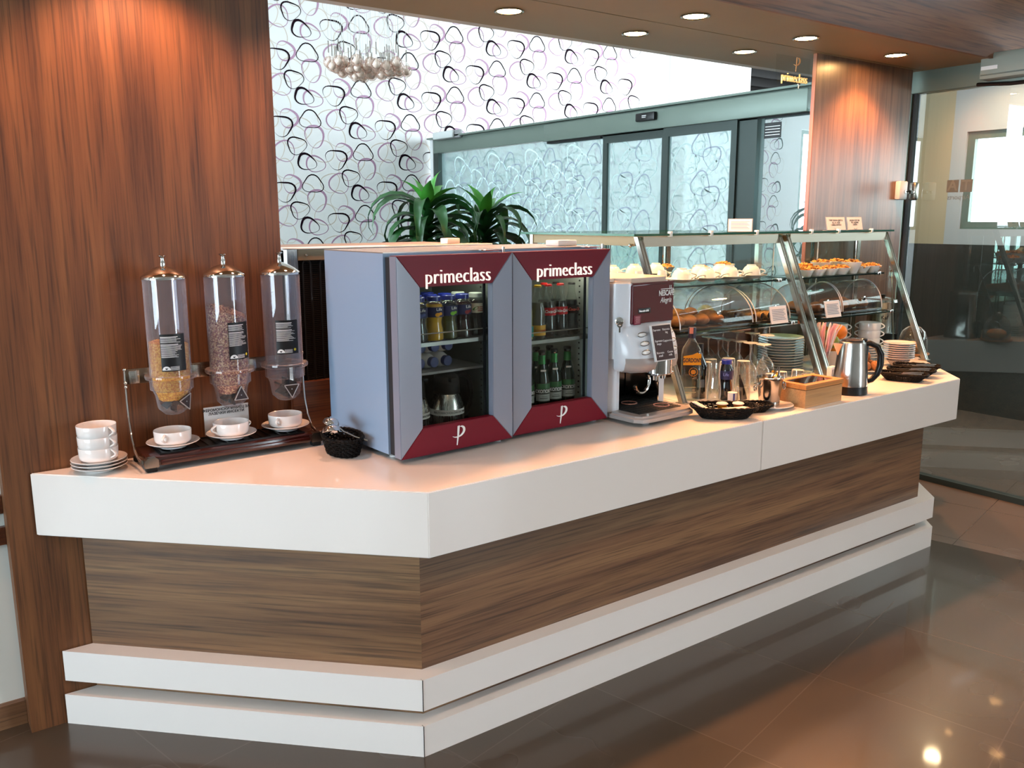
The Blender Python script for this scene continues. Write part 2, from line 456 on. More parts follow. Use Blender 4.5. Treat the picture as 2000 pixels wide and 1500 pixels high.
# wall surface with a window opening at its far left end
quad(bm, [(WINX1, Y0, 0), (9.32, Y0, 0), (9.32, Y0, 5.2), (WINX1, Y0, 5.2)], 0)
quad(bm, [(-5, Y0, 0), (WINX1, Y0, 0), (WINX1, Y0, WINZ0), (-5, Y0, WINZ0)], 0)
quad(bm, [(-5, Y0, WINZ1), (WINX1, Y0, WINZ1), (WINX1, Y0, 5.2), (-5, Y0, 5.2)], 0)
quad(bm, [(-5, Y0, WINZ0), (WINX0, Y0, WINZ0), (WINX0, Y0, WINZ1), (-5, Y0, WINZ1)], 0)
for i in range(-9, 9):
    for j in range(-8, 9):
        ox = 3.847+.611*i; oz = 2.917-.321*i-.672*j
        if .3 < oz < 4.75 and WINX1+.1 < ox < 8.65: cell(bm, ox, oz, Y0, (1, 2, 3))
w = struct('wall_back', bm, [pm('wallpaper_ground', 'd8d8d6', rough=.7, spec=.1), pm('wallpaper_black', '180b14', rough=.7, spec=.05), pm('wallpaper_mauve', 'a8869c', rough=.7, spec=.1), pm('wallpaper_beige', 'c8bcae', rough=.7, spec=.1)])
w['label'] = 'white wallpaper with black, mauve and beige ring pattern'
bm = BM(); box(bm, -5, 9.32, Y0+.005, Y0+.1, 0, .05); box(bm, WINX1, 9.32, Y0+.01, Y0+.12, 0, 5.2); struct('wall_back_core', bm, M['wallpaint'])
bm = BM(); box(bm, 9.32, 9.62, 8.7, 9.2, 0, 5.2); struct('wall_column', bm, pm('column_white', 'efefec', rough=.7))
bm = BM(); box(bm, 9.62, 11.07, 9.03, 9.2, 0, 5.2); struct('wall_corridor', bm, pm('corridor_white', 'd4d4d2', rough=.7))
bm = BM(); box(bm, 11.07, 20, 15.5, 15.6, 0, 5.2); box(bm, 19.9, 20, 3.3, 8.5, 0, 5.2); box(bm, 19.9, 20, 10.2, 15.6, 0, 5.2); struct('wall_far', bm, M['dark'])
bm = BM(); box(bm, 11.0, 11.07, 9.2, 15.5, 0, 5.2); struct('wall_far_left', bm, M['dark'])
bm = BM(); box(bm, 10.9, 20, 9.25, 15.5, 4.9, 4.98)
for k in range(7): box(bm, 11.1, 19.8, 9.6+k*.85, 9.72+k*.85, 4.5, 4.7)
for k in range(8): box(bm, 11.4+k*1.1, 11.5+k*1.1, 9.3, 15.5, 4.7, 4.85)
struct('ceiling_far', bm, pm('dark_truss_paint', '231f1c', rough=.6))
# corridor seen dimly through the right-hand glass door
CX = 7.5
bm = BM(); box(bm, CX, CX+.1, 3.95, 5.0, 0, 3.1); struct('wall_right', bm, pm('beige_wall', 'c8b498', rough=.6))
bm = BM()
for b6 in ((3.83, 3.95, 0, 3.1), (-3, 3.83, 0, 1.55), (-3, 3.83, 2.35, 3.1), (-3, -2, 1.55, 2.35)): box(bm, CX, CX+.1, b6[0], b6[1], b6[2], b6[3])
struct('wall_right_far', bm, pm('lilac_wall', 'c3c4cc', rough=.6))
bm = BM(); box(bm, CX-.02, CX-.001, -3, 5., 0, 1.42); struct('trim_4', bm, pm('dark_dado', '2e2620', rough=.35))
bm = BM(); box(bm, 9.9, 10., 9.03, 9.3, 0, .01); struct('trim_5', bm, M['darkwall'])
bm = BM(); box(bm, 5.1, CX, -3.1, -3, 0, 3.1); struct('wall_right_end', bm, M['darkwall'])
bm = BM(); box(bm, 5.5, 6.3, -3, 3.46, 3.0, 3.1); box(bm, 6.7, CX, -3, 3.46, 3.0, 3.1); box(bm, 6.3, 6.7, -3, .5, 3.0, 3.1); struct('ceiling_corridor', bm, pm('corridor_ceiling', '9a948a', rough=.8))  # strip left open as an added skylight to brighten the corridor
bm = BM(); box(bm, 5.06, 5.12, -3, 1.0, 0, 3.2); struct('wall_right_near', bm, M['wallpaint'])
bm = BM(); box(bm, 5.5, CX, 3.46, 3.5, 3.0, 5.2); struct('wall_corridor_upper', bm, M['wallpaint'])
# walls behind and beside the camera, with the big windows the daylight comes through
bm = BM(); box(bm, -5, 5.1, -5.1, -5, 0, 3.2); struct('wall_front', bm, M['wallpaint'])
bm = BM()
box(bm, -5.1, -5, -5, 3.1, 0, .55); box(bm, -5.1, -5, -5, 3.1, 2.7, 3.2); box(bm, -5.1, -5, 2.4, 3.2, .55, 2.7); box(bm, -5.1, -5, -5, -1.2, .55, 2.7)
box(bm, -5.1, -5, 3.2, Y0, 0, .35); box(bm, -5.1, -5, 3.2, Y0, 4.7, 5.2); box(bm, -5.1, -5, 3.2, 3.6, .35, 4.7); box(bm, -5.1, -5, 8.7, Y0, .35, 4.7)
struct('wall_left', bm, M['wallpaint'])
def window(nm, axis, a0, a1, z0, z1, at, nmull):
    fr = BM()
    def bx(u0, u1, w0, w1, th=.05):
        if axis == 'x': box(fr, u0, u1, at-th/2, at+th/2, w0, w1)
        else: box(fr, at-th/2, at+th/2, u0, u1, w0, w1)
    bx(a0, a1, z0, z0+.06); bx(a0, a1, z1-.06, z1); bx(a0, a0+.06, z0+.06, z1-.06); bx(a1-.06, a1, z0+.06, z1-.06)
    for k in range(1, nmull):
        u = a0+(a1-a0)*k/nmull; bx(u-.03, u+.03, z0+.06, z1-.06)
    o = struct(nm, fr, M['alu'])
    pb = BM()
    if axis == 'x': quad(pb, [(a0, at, z0), (a1, at, z0), (a1, at, z1), (a0, at, z1)])
    else: quad(pb, [(at, a0, z0), (at, a1, z0), (at, a1, z1), (at, a0, z1)])
    obj('pane', pb, thin_glass(nm+'_glass', (246, 250, 250), .5, .02), o, smooth=0)
window('window_1', 'y', -1.2, 2.4, .55, 2.7, -5.05, 3)
window('window_2', 'y', 3.6, 8.7, .35, 4.7, -5.05, 4)
for nm, u0, u1 in (('added_skylight', -2.5, 2.2),):  # unseen skylight, added to brighten the wallpaper
    bm = BM()
    for k in range(5): box(bm, u0+(u1-u0)*k/4-.03, u0+(u1-u0)*k/4+.03, 5.6, 6.2, 5.22, 5.28)
    for yy in (5.62, 6.18): box(bm, u0, u1, yy-.03, yy+.03, 5.22, 5.28)
    o = struct(nm, bm, M['alu'])
    bm = BM(); quad(bm, [(u0, 5.6, 5.25), (u1, 5.6, 5.25), (u1, 6.2, 5.25), (u0, 6.2, 5.25)]); obj('pane', bm, thin_glass(nm+'_glass', (246, 250, 250), .5, .02), o, smooth=0)
window('window_5', 'y', -2., 3.83, 1.55, 2.35, CX+.05, 2)
window('window_3', 'x', WINX0, WINX1, WINZ0, WINZ1, Y0+.03, 2)

# ---------------------------------------------------------------- right-hand glass door
D1 = T(5.252, 3.03, 0) @ RZ(radians(-91.))      # x runs towards the viewer, y points out of the room
bm = BM(); box(bm, -.03, 2.15, -.02, .08, 2.39, 2.556, .003, D1); door1 = struct('door_1', bm, M['alu'], smooth=30)
door1['label'] = 'tall clear glass door with grey header at the right'
bm = BM(); box(bm, -.035, .0, -.02, .05, 0, 2.39, .003, D1); box(bm, .0, .022, -.005, .04, 0, 2.39, 0, D1, mi=1); obj('frame', bm, [M['alu'], M['blackm']], door1, label='grey upright post with black gasket')
bm = BM(); box(bm, 0.0, 2.15, -.008, .05, 0, .035, 0, D1); obj('bottom_rail', bm, M['aludark'], door1)
bm = BM(); quad(bm, [D1 @ Vector(p) for p in ((.02, .012, .035), (2.15, .012, .035), (2.15, .012, 2.39), (.02, .012, 2.39))]); obj('pane', bm, thin_glass('smoked_door_glass', (190, 194, 186), 1.0, .12), door1, smooth=0)
bm = BM(); box(bm, .45, 2.0, -.12, -.02, 2.405, 2.545, .012, D1); box(bm, .46, 1.99, -.123, -.118, 2.425, 2.432, 0, D1, mi=1); obj('door_operator', bm, [pm('operator_grey', '8c958c', rough=.4), M['aludark']], door1, label='long grey door operator box')
bm = BM(); box(bm, .46, .55, -.1225, -.119, 2.455, 2.475, 0, D1); obj('sticker', bm, M['paper'], door1)
bm = BM(); tube(bm, [D1 @ Vector(p) for p in ((.40, -.03, 2.395), (.6, -.06, 2.375), (1.2, -.08, 2.37), (2.0, -.09, 2.372))], .011, 8); obj('cable', bm, M['black'], door1)
bm = BM(); box(bm, .035, .08, -.035, .01, 1.752, 1.862, .012, D1); obj('lock_case', bm, M['nickel'], door1)
bm = BM(); tube(bm, [D1 @ Vector((.057, -.035, 1.8)), D1 @ Vector((.057, -.06, 1.8))], .006, 8); box(bm, .05, .09, -.064, -.06, 1.79, 1.812, .004, D1); obj('key', bm, M['chrome'], door1)
# a sign's reflection, painted on the glass as reversed lettering
MIRX = D1 @ T(0, .02, 0) @ Matrix.Rotation(pi/2, 4, 'X')
mirror_grey = pm('reflection_grey', 'a2a3a6', rough=.6)
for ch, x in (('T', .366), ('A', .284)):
    bm = BM(); box(bm, x-.036, x+.036, .016, .0175, 1.795, 1.868, 0, D1); s = obj('sign_reflection', bm, mirror_grey, door1)
    t = text_mesh(ch, .085, .0004, bold=.002); bmesh.ops.scale(t, vec=(-1, 1, 1), verts=t.verts); bmesh.ops.transform(t, matrix=D1 @ T(x, .0145, 1.832) @ FRONT, verts=t.verts); obj('reflected_letter', t, pm('pale_film_and_reflection', 'b9babb', rough=.6), s, smooth=0)
t = text_mesh('Airports', .040, .0004); bmesh.ops.scale(t, vec=(-1, 1, 1), verts=t.verts); bmesh.ops.transform(t, matrix=D1 @ T(.325, .0145, 1.765) @ FRONT, verts=t.verts); obj('sign_reflection', t, mirror_grey, door1, smooth=0)

# ---------------------------------------------------------------- sliding glass partition across the lounge
bm = BM()
box(bm, 5.34, 5.44, 3.83, 8.93, 2.385, 2.54, .004); box(bm, 5.30, 5.345, 3.83, 6.77, 2.37, 2.525, .004); box(bm, 5.29, 5.45, 3.8, 8.95, 2.54, 2.556)
door2 = struct('door_2', bm, M['alu'], smooth=30); door2['label'] = 'grey framed sliding glass partition under the wallpaper'
bm = BM(); box(bm, 5.345, 5.355, 3.84, 6.75, 2.36, 2.37); box(bm, 5.34, 5.42, 6.0, 6.77, 2.35, 2.385); obj('track', bm, M['blackm'], door2)
bm = BM(); box(bm, 5.34, 5.42, 8.78, 8.88, 0, 2.385); obj('jamb', bm, M['aludark'], door2)
bm = BM(); box(bm, 5.33, 5.43, 8.88, 8.94, 0, 2.54); obj('edge_profile', bm, M['aluend'], door2)
bm = BM(); box(bm, 5.345, 5.43, 4.28, 4.45, 0, 2.385); obj('jamb', bm, M['aludark'], door2)
film = [thin_glass('milky_pane', (170, 200, 200), .6, .10), pm('white_film', 'dff2f2', rough=.5)]
def milky(name, k):
    m, nt, b, o = new_mat(name); N = nt.nodes; L = nt.links
    N.remove(b)
    tr = N.new('ShaderNodeBsdfTransparent'); tr.inputs['Color'].default_value = lin((205, 232, 230))
    df = N.new('ShaderNodeBsdfDiffuse'); df.inputs['Color'].default_value = lin('a9c4c4')
    mx = N.new('ShaderNodeMixShader'); mx.inputs[0].default_value = k; L.new(tr.outputs[0], mx.inputs[1]); L.new(df.outputs[0], mx.inputs[2])
    gl = N.new('ShaderNodeBsdfGlossy'); gl.inputs['Roughness'].default_value = .0
    lw = N.new('ShaderNodeLayerWeight'); lw.inputs['Blend'].default_value = .55
    m2 = N.new('ShaderNodeMath'); m2.operation = 'MULTIPLY'; m2.inputs[1].default_value = .4; L.new(lw.outputs['Fresnel'], m2.inputs[0])
    mx2 = N.new('ShaderNodeMixShader'); L.new(m2.outputs[0], mx2.inputs[0]); L.new(mx.outputs[0], mx2.inputs[1]); L.new(gl.outputs[0], mx2.inputs[2])
    L.new(mx2.outputs[0], o.inputs['Surface']); return m
mk1, mk2 = milky('milky_pane', .74), milky('milky_leaf', .80)
filmw = pm('white_film', 'd6eeee', rough=.4)
filml = pm('pale_film_and_reflection', 'b9d0ce', rough=.4)
ringd = pm('grey_ring_image', '8e98aa', rough=.4)  # black wallpaper rings, mirrored and seen through, painted on as grey loops
def pane(y0, y1, x, mm, nm='pane', fw_=None):
    bm = BM(); quad(bm, [(x, y0, .06), (x, y1, .06), (x, y1, 2.38), (x, y0, 2.38)], 0)
    for i in range(-2, 20):
        for j in range(-3, 12):
            oy = 3.0+.33*i; oz = .3+.30*j+(.15 if i % 2 else 0)
            for (dy, dz, w_, h_, rot, tri, phi, mi) in ((.0, .0, .26, .24, .1, .1, 1.5, 1), (.12, .12, .22, .20, .5, .1, .4, 1), (.16, -.04, .19, .19, .2, .12, 1.6, 2), (.05, .16, .18, .17, .9, .12, 1.6, 2)):
                cy, cz = oy+dy, oz+dz
                if y0+.14 < cy < y1-.14 and .3 < cz < 2.22: loop(bm, cy, cz, w_*.5, h_*.5, rot, tri, phi, .011 if mi == 1 else .007, .5, 1., x-.001*mi, mi, 24, 'x')
    return obj(nm, bm, [mm, fw_ or filmw, ringd], door2, smooth=0)
pane(5.97, 8.78, 5.39, mk1)
bm = BM(); quad(bm, [(5.39, 3.1, .06), (5.39, 4.28, .06), (5.39, 4.28, 2.38), (5.39, 3.1, 2.38)]); obj('pane', bm, milky('reflecting_pane', .42), door2, smooth=0)
for (y0, y1, x) in ((5.19, 5.97, 5.365), (4.45, 5.21, 5.345)):
    fb = BM()
    box(fb, x-.02, x+.02, y0, y0+.055, .0, 2.37); box(fb, x-.02, x+.02, y1-.055, y1, .0, 2.37); box(fb, x-.02, x+.02, y0+.055, y1-.055, 2.30, 2.37); box(fb, x-.02, x+.02, y0+.055, y1-.055, 0, .08)
    lf = obj('sliding_leaf', fb, M['aludark'], door2)
    p = pane(y0+.05, y1-.05, x, mk2, 'pane', filml); p.parent = lf
bm = BM(); quad(bm, [(5.388, 4.1, 2.22), (5.388, 4.25, 2.22), (5.388, 4.25, 2.33), (5.388, 4.1, 2.33)], 0)
for k in range(4): quad(bm, [(5.387, 4.11, 2.24+k*.02), (5.387, 4.24, 2.24+k*.02), (5.387, 4.24, 2.245+k*.02), (5.387, 4.11, 2.245+k*.02)], 1)
obj('sticker', bm, [M['black'], M['inkw']], door2, smooth=0)
# things fixed to the partition header
t = thing('emergency_light', 'small clear emergency light on the left end of the glass partition header', 'lamp', (5.31, 8.52, 2.553))
bm = BM(); box(bm, -.02, .035, -.27, .25, -.035, .055, .02); obj('housing', bm, M['grey_p'], t)
bm = BM(); box(bm, -.055, -.02, -.18, .24, -.03, .05, .015); obj('diffuser', bm, pm('ribbed_diffuser', 'e9efef', rough=.2, trans=.3), t)
t = thing('motion_sensor', 'small black motion sensor on the glass partition header', 'sensor', (5.295, 5.38, 2.472))
bm = BM(); box(bm, -.035, .005, -.12, .10, -.035, .032, .01); obj('housing', bm, M['black'], t)
bm = BM(); box(bm, -.0365, -.035, -.03, .02, .004, .010); box(bm, -.0365, -.035, -.025, .02, -.008, -.003); obj('print', bm, M['inkw'], t)
# ================================================================ counter
ZT = .87
Q, TL, RR = (1.215, 2.088), (.310, 2.993), (4.236, 2.085)
ctr = thing('buffet_counter', 'long walnut buffet counter with white stepped plinths and angled ends', 'counter', (0, 0, 0))
def trap(off_corner, lx, rx, yf, yb=2.993):
    """footprint with 45 degree ends: front corners at (off_corner, yf) and (rx, yf)"""
    return [(off_corner, yf), (rx, yf), (rx+(yb-yf), yb), (off_corner-(yb-yf), yb)]
bm = BM(); y = 2.192; P = trap(1.24, 0, 4.134, y)
# front and end faces take their own grain direction
prism(bm, P, 0, .667)
for f in bm.faces:
    f.normal_update()
    if f.normal.x < -.3: f.material_index = 1
obj('body', bm, [M['body'], M['body45']], ctr, smooth=0, label='walnut veneer body')
bm = BM(); prism(bm, trap(1.205, 0, 4.186, 2.129), 0, .105); obj('plinth', bm, M['white'], ctr, smooth=0, label='white lower plinth')
bm = BM(); prism(bm, trap(1.207, 0, 4.186, 2.133), .153, .258); obj('plinth', bm, M['white'], ctr, smooth=0, label='white upper plinth')
bm = BM(); box(bm, 1.2045, 1.2065, 2.1275, 2.14, 0, .105); box(bm, 1.2065, 1.2085, 2.1315, 2.144, .153, .258); obj('joint', bm, M['dark'], ctr, smooth=0)
# the worktop in two lengths
SX = 2.729
def slab(poly, nm, lab):
    bm = BM(); prism(bm, poly, .667, ZT)
    bmesh.ops.bevel(bm, geom=list(bm.edges), offset=.0025, segments=2, affect='EDGES')
    return tag(obj(nm, bm, M['whitetop'], smooth=40), lab, 'countertop', 'white worktop lengths of the counter')
slab([Q, (SX-.001, 2.087), (SX-.001, 2.993), TL], 'countertop', 'white worktop length with the angled end, under dispensers and fridges')
slab([(SX+.001, 2.087), RR, (RR[0]+.905, 2.993), (SX+.001, 2.993)], 'countertop', 'white worktop length under kettle, tea box and glass display cases')
# timber upstand along the back of the counter and the staff bench behind it
bm = BM(); box(bm, 1.17, 4.205, 2.966, 2.992, .8705, 1.062, .002); tag(obj('upstand_board', bm, M['board']), 'dark walnut upstand board along the back edge of the white counter', 'board')
bench = thing('staff_bench', 'staff side bench hidden behind the counter upstand', 'bench', (0, 0, 0))
bm = BM(); box(bm, 1.17, 4.195, 3.032, 3.70, 0, 1.02); obj('carcass', bm, M['body'], bench)
bm = BM(); box(bm, 1.17, 4.195, 3.032, 3.72, 1.02, 1.05, .003); obj('worktop', bm, M['steel'], bench)

# ================================================================ refrigerator seen from behind
fr = thing('refrigerator', 'steel service refrigerator turned away, black condenser coil behind the dispensers', 'refrigerator', (1.205, 3.045, 1.05))
bm = BM(); box(bm, 0, .9, .03, .55, 0.0, .49, .004); obj('cabinet', bm, M['dark'], fr)
bm = BM(); box(bm, 0, .012, 0, .55, 0, .49); box(bm, .012, .04, 0, .035, 0, .49); obj('frame', bm, M['steelz'], fr, label='steel corner frame')
bm = BM(); box(bm, .04, .41, -.004, .03, .45, .49); box(bm, .415, .9, -.004, .03, .457, .497); obj('top_band', bm, pm('bronze_band', '8a7a62', rough=.4, metal=.3), fr, label='bronze coloured top band')
for x in (.07, .17, .30, .40, .52, .66, .8):
    bm = BM(); ball(bm, .006, T(x, -.006, .468), 8, 6); obj('screw', bm, M['chrome'], fr)
bm = BM(); box(bm, -.01, .9, -.012, .10, .49, .4955, .002); obj('top', bm, M['plastic_w'], fr); bm = BM(); box(bm, -.005, .9, .10, .56, .49, .492); obj('top_lid', bm, pm('taupe_lid', '7c7064', rough=.5), fr)
bm = BM()
box(bm, .045, .9, .018, .028, .0, .45)
for k in range(60): box(bm, .05, .88, .010, .014, .006+k*.0072, .0085+k*.0072, mi=1)
obj('grille', bm, [M['blackm'], pm('grille_brown', '2a1f18', rough=.6)], fr, smooth=0)
bm = BM()
for k in range(12):
    x = .058+k*.068
    pts = [(x, .004, .0)]+[(x, .004, .40+.0*i) for i in range(1)]+[(x+.016-.016*cos(pi*i/8), .004, .43+.02*sin(pi*i/8)) for i in range(9)]+[(x+.032, .004, .40), (x+.032, .004, 0)]
    tube(bm, pts, .0042, 8)
obj('condenser_coil', bm, M['black'], fr)

# ================================================================ soup cups and saucers
def mk_cup():
    t = thing('soup_cup', 'cup', 'cup'); t.scale = (.94, .94, .94)
    bm = BM()
    lathe(bm, [(0, .002), (.040, .0), (.044, .0), (.0455, .003), (.0565, .009), (.0600, .014), (.0612, .024), (.0622, .0495), (.0615, .051), (.060, .0495), (.0585, .026), (.054, .014), (.040, .008), (0, .007)], 48)
    obj('bowl', bm, M['ceramic'], t)
    for s in (1, -1):
        bm = BM()
        tube(bm, [(s*(.0595+.0205*sin(pi*i/10)), 0, .0465-.028*i/10) for i in range(11)], [.0035]*11, 8)
        for v in bm.verts: v.co.y *= 1.5
        obj('handle', bm, M['ceramic'], t)
    return t
def mk_saucer():
    bm = BM()
    lathe(bm, [(0, .004), (.036, .004), (.037, .0), (.041, .0), (.043, .005), (.060, .009), (.0815, .0185), (.0825, .0200), (.0815, .0212), (.060, .0125), (.043, .0088), (0, .0085)], 48)
    return tag(obj('saucer', bm, M['ceramic']), 'saucer', 'saucer')
cup, saucer = Maker(mk_cup), Maker(mk_saucer)
G1, G2 = 'soup cups stacked at the left end of the counter', 'saucers under the left cup stack'
pos3 = ('lowest', 'middle', 'topmost')
for k in range(3):
    saucer((.497, 2.905, ZT+.0005+k*.0105), .3*k, ('white saucer resting on the counter, lowest under the left cup stack', 'white saucer in the middle of three under the left cup stack', 'white saucer directly under the stacked cups at the left counter end')[k], G2)
for k in range(3):
    cup((.497, 2.905, ZT+.0005+.021+.009+k*.0353), radians(-60), ('lowest white soup cup of the stack, standing on the saucers at left', 'middle white soup cup of the stack at the left counter end', 'topmost white soup cup of the stack at the left counter end')[k], G1)

# ================================================================ cereal dispenser rack
rk = thing('dispenser_rack', 'mahogany and chrome rack carrying three cereal dispensers', 'rack', (0, 0, ZT))
mahog = wood('mahogany', '240a08', '3c130e', '4d1c14', 'x', freq=30., coat=.7, rough=.2)
bm = BM(); box(bm, .612, 1.182, 2.775, 2.955, .018, .046, .005); box(bm, .65, 1.145, 2.765, 2.78, .02, .036, .003); obj('base', bm, mahog, rk)
bm = BM(); box(bm, .655, 1.14, 2.80, 2.93, .0455, .0475)
for k in range(16): box(bm, .662+k*.030, .668+k*.030, 2.803, 2.927, .0475, .0515)
box(bm, .655, 1.14, 2.80, 2.804, .0475, .0515); box(bm, .655, 1.14, 2.926, 2.93, .0475, .0515)
obj('drip_grid', bm, M['black'], rk)
for x0, x1 in ((.603, .643), (1.152, 1.192)):
    bm = BM()
    pl = [(-.002, .016)]+[(.0+.036*(1-cos(pi/2*i/8)), .016+.032*sin(pi/2*i/8)) for i in range(9)]
    prism(bm, [(x0, .016), (x1, .016), (x1, .040), (x1-.008, .048), (x0+.008, .048), (x0, .040)], 2.768, 2.79, Matrix(((1, 0, 0, 0), (0, 0, 1, 0), (0, 1, 0, 0), (0, 0, 0, 1))))
    obj('corner_cap', bm, M['nickel'], rk, smooth=0, label='grey metal corner cap')
    for yy in (2.785, 2.94):
        bm = BM(); box(bm, x0+.004, x1-.004, yy-.012, yy+.015, 0.0005, .017, .003); obj('foot', bm, M['rubber'], rk)
for x in (.598, 1.196):
    bm = BM()
    pts = [(x, 2.785, .035), (x, 2.83, .035), (x, 2.87, .047), (x, 2.905, .085), (x, 2.925, .14), (x, 2.932, .20), (x, 2.933, .312)]
    tube(bm, pts, .0075, 10)
    for v in bm.verts: v.co.x = x+(v.co.x-x)*.55
    for z in (.252, .265, .308): ball(bm, .006, T(x, 2.926, z), 10, 8)
    obj('side_arm', bm, M['chrome'], rk)
bm = BM(); box(bm, .596, 1.198, 2.931, 2.936, .258, .308, .001); obj('rail', bm, pm('bronzed_rail', '8c7563', rough=.2, metal=.9), rk)
for x in (.625, .818, 1.008):
    bm = BM(); box(bm, x-.016, x+.016, 2.919, 2.931, .262, .304, .002); obj('clip', bm, M['steelz'], rk)

def mk_disp():
    t = thing('cereal_dispenser', 'dispenser', 'dispenser')
    bm = BM(); lathe(bm, [(.0635, .128), (.0645, .44), (.0625, .44), (.0615, .128)], 48); obj('canister', bm, M['acrylic'], t, label='clear tall canister')
    bm = BM()
    lathe(bm, [(.060, .132), (.079, .132), (.080, .126), (.078, .120), (.0665, .118), (.066, .085), (.060, .082), (.060, .118)], 48)
    n = 8
    def ring(r, z): return [Vector((r*cos(2*pi*(i+.5)/n), r*sin(2*pi*(i+.5)/n), z)) for i in range(n)]
    R = [ring(.062, .084), ring(.054, .066), ring(.047, .02), ring(.030, .004), ring(.018, .0)]
    vs = [[bm.verts.new(p) for p in r] for r in R]
    for a, b in zip(vs, vs[1:]):
        for i in range(n): bm.faces.new([a[i], a[(i+1) % n], b[(i+1) % n], b[i]])
    bm.faces.new(vs[-1]); obj('hopper', bm, M['acrylic'], t, label='clear faceted hopper', smooth=20)
    bm = BM(); box(bm, -.028, .028, .055, .066, .09, .12, .003); obj('bracket', bm, M['acrylic'], t)
    bm = BM(); lathe(bm, [(.0, .478), (.012, .4765), (.030, .470), (.050, .459), (.0665, .447), (.0685, .443), (.0685, .437), (.066, .436), (.064, .440), (0, .445)], 48); l = obj('lid', bm, M['chrome'], t)
    bm = BM(); lathe(bm, [(0, .4775), (.008, .477), (.0075, .490), (.0055, .496), (.0065, .503), (.012, .507), (.013, .510), (.010, .5115), (0, .511)], 20); obj('knob', bm, M['chrome'], l)
    bm = BM(); tube(bm, [(.0, -.036, .044), (.0, .03, .044)], .01, 10)
    for k in range(6):
        a = 2*pi*k/6; prism(bm, [(-.003, 0), (.003, 0), (.003, .034), (-.003, .034)], -.028, .028, Matrix(((cos(a), -sin(a), 0, 0), (0, 0, 1, 0), (sin(a), cos(a), 0, .044), (0, 0, 0, 1))))
    obj('paddle_wheel', bm, M['blackm'], t, smooth=20)
    return t
dial_m = [pm('smoky_dial', '3c2c27', rough=.2, coat=.4), pm('dial_edge', 'a8a4a4', rough=.2)]
stick_w = [pm('black_label', '131315', rough=.45), M['inkw'], pm('yellow_dot', 'd8c22a', rough=.6)]
disp = Maker(mk_disp)
def dial(par, ang, rot):
    bm = BM()
    tri = [(.030*cos(2*pi*k/3+rot), .030*sin(2*pi*k/3+rot)) for k in range(3)]
    mx = RZ(ang) @ T(.046, 0, .046) @ RY(pi/2) @ RZ(pi/2)
    prism(bm, tri, .0, .010, mx)
    # raised rim on the dial
    for k in range(3):
        p, q = tri[k], tri[(k+1) % 3]
        tube(bm, [(p[0], p[1], .011), (q[0], q[1], .011)], .0018, 6, mx, 1)
    ball(bm, .0022, mx @ T(0, 0, .0105), 8, 6, mi=1)
    obj('dial', bm, dial_m, par, smooth=20, label='triangular turning knob')
def sticker(par, ang, z0, z1, dots):
    r = .0648; half = .60
    bm = BM(); patch(bm, r, z0, z1, ang, half, 14, 0)
    rr = random.Random(int(z0*1e4))
    zz = z1-.008; k = 0
    while zz > z0+.045:
        L_ = (.75 if k in (0, 6) else rr.uniform(.55, .95)); th = .0022 if k in (0, 6) else .0011
        patch(bm, r+.0005, zz-th, zz, ang-half*(1-L_)*.9-.03, half*.9*L_, 8, 1, .0003); zz -= th+.0022; k += 1
        if k == 6: zz -= .003
    # half-round white mark with a dark heart, at the foot of the label
    hb = []
    for i in range(11):
        a = pi*i/10; hb.append((ang-half*.62+(.0125*cos(a))/r, z0+.004+.0125*sin(a)))
    for (a1, z1_), (a2, z2_) in zip(hb, hb[1:]):
        f = bm.faces.new([bm.verts.new(((r+.0009)*cos(a_), (r+.0009)*sin(a_), z_)) for a_, z_ in ((a1, z0+.004), (a2, z0+.004), (a2, z2_+1e-5), (a1, z1_+1e-5))]); f.material_index = 1
    hc = []
    for i in range(16):
        a = 2*pi*i/16; hx = .0032*sin(a)**3*1.25; hz = .0032*(.85*cos(a)-.33*cos(2*a)-.13*cos(3*a)); hc.append((ang-half*.62+hx/r, z0+.0085+hz))
    vs = [bm.verts.new(((r+.0013)*cos(a_), (r+.0013)*sin(a_), z_)) for a_, z_ in hc]; f = bm.faces.new(vs); f.material_index = 0
    for k in range(4): patch(bm, r+.0005, z0+.004+k*.0032, z0+.0052+k*.0032, ang+.02, half*.35, 6, 1, .0003)
    if dots:
        vs = [bm.verts.new(((r+.001)*cos(ang+half*.62+.0045*cos(2*pi*i/14)/r), (r+.001)*sin(ang+half*.62+.0045*cos(2*pi*i/14)/r), z0+.014+.0045*sin(2*pi*i/14))) for i in range(14)]
        f = bm.faces.new(vs); f.material_index = 2
    obj('label', bm, stick_w, par, smooth=0, recalc=False, label='black label with white print')
